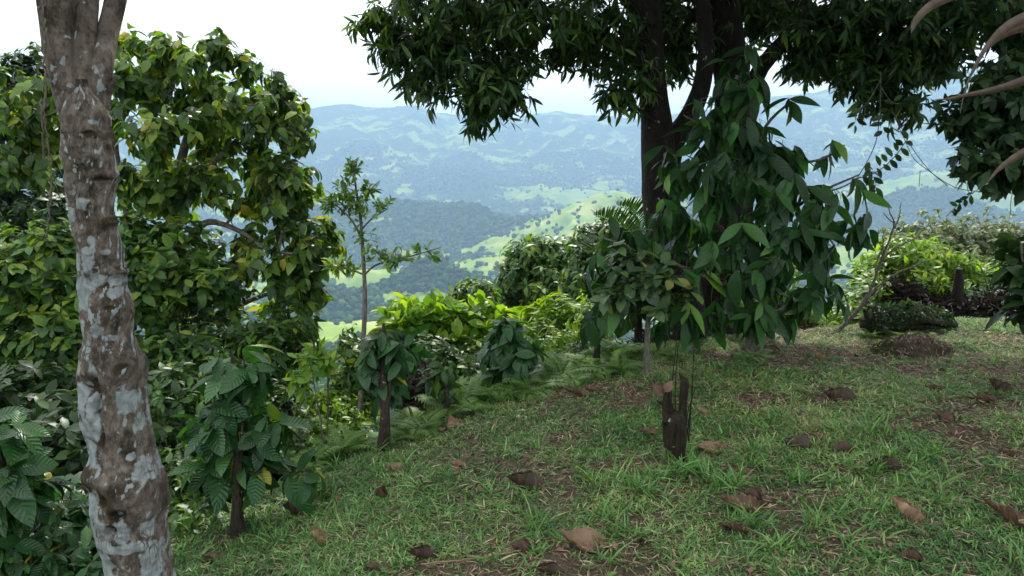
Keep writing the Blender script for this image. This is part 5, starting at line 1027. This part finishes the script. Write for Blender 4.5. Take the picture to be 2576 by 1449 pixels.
BIG = [(1475, 1380, 175, 1.45, 4, 'large flat tan leaf with clear ribs at the bottom centre', (.25, 0)), (2540, 1310, 170, .5, 1, 'large folded brown leaf cut by the right edge', (.3, .2)), (2275, 1300, 120, .8, 2, 'peaked brown leaf pile standing up in the grass at lower right', (.7, .2)),
       (1860, 1290, 130, 1.3, 5, 'long curled brown leaf lying at lower right of the stump', (.2, 0)), (1850, 1340, 100, 1.1, 1, 'mottled brown leaf just below the long curled one', (.1, .2)), (1790, 1135, 110, 1.4, 4, 'tan leaf right beside the foot of the stump', (.1, 0)), (2005, 1130, 85, 1.5, 3, 'curled leaf with a shiny dark blade standing right of the stump', (.1, .5)),
       (2120, 1135, 55, 1.5, 6, 'rounded dark brown leaf right of the shiny curled leaf', (0, .3)), (1870, 1195, 70, 1.1, 5, 'dark red-brown leaf in the grass below the shiny curled leaf', (.5, .2)), (2110, 1010, 90, 1.4, 3, 'crumpled dark brown leaf pair in the right middle of the lawn', (.2, .3)), (2370, 1060, 60, .8, 6, 'brown leaf standing on edge in the right middle lawn', (.5, .5)),
       (1320, 1235, 110, 1.2, 3, 'rolled dark leaf with raised ends left of centre in the lawn', (.2, .3)), (1310, 1385, 70, 1.2, 6, 'olive brown cupped leaf left of the large flat tan leaf', (.2, .2)), (960, 1263, 60, 1.0, 6, 'rolled tan leaf tube on the left part of the lawn', (0, 0)), (850, 1270, 45, .3, 2, 'small upright tan leaf left of the rolled leaf tube', (.6, 0)),
       (815, 1250, 60, 1.2, 1, 'flat brown leaf behind the small upright leaf', (.1, .1)), (800, 1370, 85, .9, 2, 'tall folded brown leaf near the bottom left of the lawn', (.5, .1)), (540, 1415, 95, 1.2, 1, 'brown leaf lying at the bottom beside the lichen trunk foot', (.1, 0)), (1060, 1400, 80, 1.3, 3, 'very dark curled leaf at the bottom left of centre', (.1, .2)), (950, 1440, 90, 1.4, 1, 'pinkish brown leaf cut by the bottom edge', (.2, 0)),
       (770, 1255, 55, 1.3, 6, 'curled leaf with pale rim near the drooping coffee leaves', (.2, .2)), (745, 1300, 100, 1.0, 3, 'narrow black leaf strip on the lawn edge by the coffee stem', (.1, .3)), (1140, 1075, 70, .4, 4, 'orange-brown crumpled leaf below the young coffee plant', (.5, 0)), (1050, 1088, 60, 1.2, 3, 'black curled leaf below the ferns', (.1, .4)), (1090, 1010, 50, 1.0, 2, 'dark brown leaf at the top of the slope by the ferns', (.3, 0)),
       (1450, 1000, 80, 1.3, 1, 'brown leaf heap above the centre of the lawn', (.3, .1)), (1485, 985, 50, 1.0, 5, 'brown leaf behind the heap above the lawn centre', (.1, .1)), (1340, 985, 60, 1.4, 3, 'dark leaf under the fern right of the broad coffee bush', (.2, .4)), (1635, 1095, 60, 1.3, 5, 'pale tan leaf left of the stump', (.1, 0)), (1765, 1040, 50, .6, 2, 'folded tan leaf right behind the stump', (.4, .2)),
       (1200, 1190, 50, 1.0, 1, 'reddish leaf in the left middle of the lawn', (.1, .2)), (1000, 1180, 70, 1.2, 4, 'long brown leaf lying down the slope at the left', (.1, 0)), (1150, 1175, 50, 1.1, 2, 'small dark leaf on the slope above the rolled leaf tube', (.1, .1)), (2510, 985, 70, .9, 3, 'dark leaf curled up close to the right edge', (.6, .3)), (2470, 1010, 75, 1.3, 1, 'brown leaf lying left of the dark one near the right edge', (.1, .1)),
       (1935, 890, 55, 1.2, 5, 'tan leaf at the shaded upper edge of the lawn', (.1, 0)), (2060, 905, 45, .5, 2, 'small brown peaked leaf at the upper edge of the lawn', (.6, 0)), (1890, 1260, 60, .9, 6, 'black crumpled leaf in the tuft right of the stump', (.2, .2)), (2350, 980, 55, .9, 1, 'brown leaf below the earth mound', (.1, .1)), (2290, 1420, 60, 1.2, 6, 'pale cupped leaf at the bottom right', (.1, .1)),
       (1380, 1445, 80, 1.2, 3, 'dark leaf cut by the bottom edge in the middle', (.1, .2)), (2220, 1180, 100, 1.4, 3, 'long dark grey-brown leaf in the grass right of centre', (.1, .1)), (2540, 1140, 60, .7, 1, 'red-brown leaf at the right edge half way up the lawn', (.2, .2)), (2060, 1100, 60, 1.0, 0, 'broad tan leaf between the curled leaves on the right', (.1, .1))]
for (u, v, lp, rz, k, lb, ti) in BIG: dead(u, v, lp * .95, rz, k, lb, None, ti)
rng = R(88); cnt_ = 0; CC = [(rng.uniform(450, 2550), rng.uniform(890, 1430)) for _ in range(26)]
while cnt_ < 110:
    cu_, cv_ = CC[rng.randint(26)]; far_ = rng.rand() < .3
    u = rng.uniform(430, 2570) if far_ else cu_ + rng.randn() * 45; v = rng.uniform(880, 1445) if far_ else cv_ + rng.randn() * 14
    if v > 1445 or v < 870: continue
    q = G(u, v)
    if not on_lawn(q[0], q[1], -.0) and edge_d(q[0], q[1]) > .02: continue
    if q[1] > 8.5 or q[1] < 1.5: continue
    dead(u, v, rng.uniform(9, 30) ** 1.0 * (v / 1150.), rng.rand() * 6.28, rng.randint(8), 'small dry brown leaf lying in the lawn grass', 'small dry leaves scattered over the lawn', (rng.randn() * .25, rng.randn() * .25)); cnt_ += 1
# stick
def stick(label, a, b, r_):
    pa, pb_ = G(*a), G(*b); mid = (pa + pb_) / 2 + [0, 0, .015]; g_ = Geo(); q = spline([pa + [0, 0, .02], mid, pb_ + [0, 0, .02]], 20); tube(g_, q + R(6).randn(20, 3) * .002, np.linspace(r_, r_ * .6, 20), 8, rough=.15)
    tag(g_.build_at('stick', M['straw'], pa), label, 'stick')
stick('thin pale stick lying near the bottom left of centre', (1060, 1432), (1310, 1398), .005)
stick('short thin twig right of the stump foot', (1795, 1225), (1900, 1205), .003)
for (u, v, h_, lb) in ((1210, 1130, 70, 'thin bare upright stalk in the bare patch'), (1155, 1160, 55, 'short bare stalk left of the bare patch'), (1385, 1110, 50, 'thin dark stalk above the rolled dark leaf'), (1500, 1050, 60, 'thin weed stalk in the upper middle of the lawn')):
    p_ = G(u, v); g_ = Geo(); hh_ = h_ * p_[1] / FPX; tube(g_, [p_ - [0, 0, .01], p_ + [.004, 0, hh_ * .5], p_ + [0, 0, hh_]], [.0025, .002, .0012], 6); tag(g_.build_at('weed_stalk', M['bark_brown'], p_), lb, 'weed')

# ------------------------------------------------------------------ haze
hb_ = Geo(); a_ = 12600.; z0, z1 = -520., 1060.
hb_.add([(-a_, -a_, z0), (a_, -a_, z0), (a_, a_, z0), (-a_, a_, z0), (-a_, -a_, z1), (a_, -a_, z1), (a_, a_, z1), (-a_, a_, z1)], [(0, 3, 2, 1), (4, 5, 6, 7), (0, 1, 5, 4), (1, 2, 6, 5), (2, 3, 7, 6), (3, 0, 4, 7)])
m, t, o = newmat('haze_air'); pv = N(t, 'ShaderNodeVolumePrincipled', Density=2.0e-4, Anisotropy=0.0); pv.inputs['Color'].default_value = (.37, .58, .83, 1)
t.links.new(pv.outputs[0], o.inputs['Volume'])
hz = hb_.build('haze', m, None, False); tag(hz, 'pale blue haze in the air over the valley', 'haze', kind='stuff')
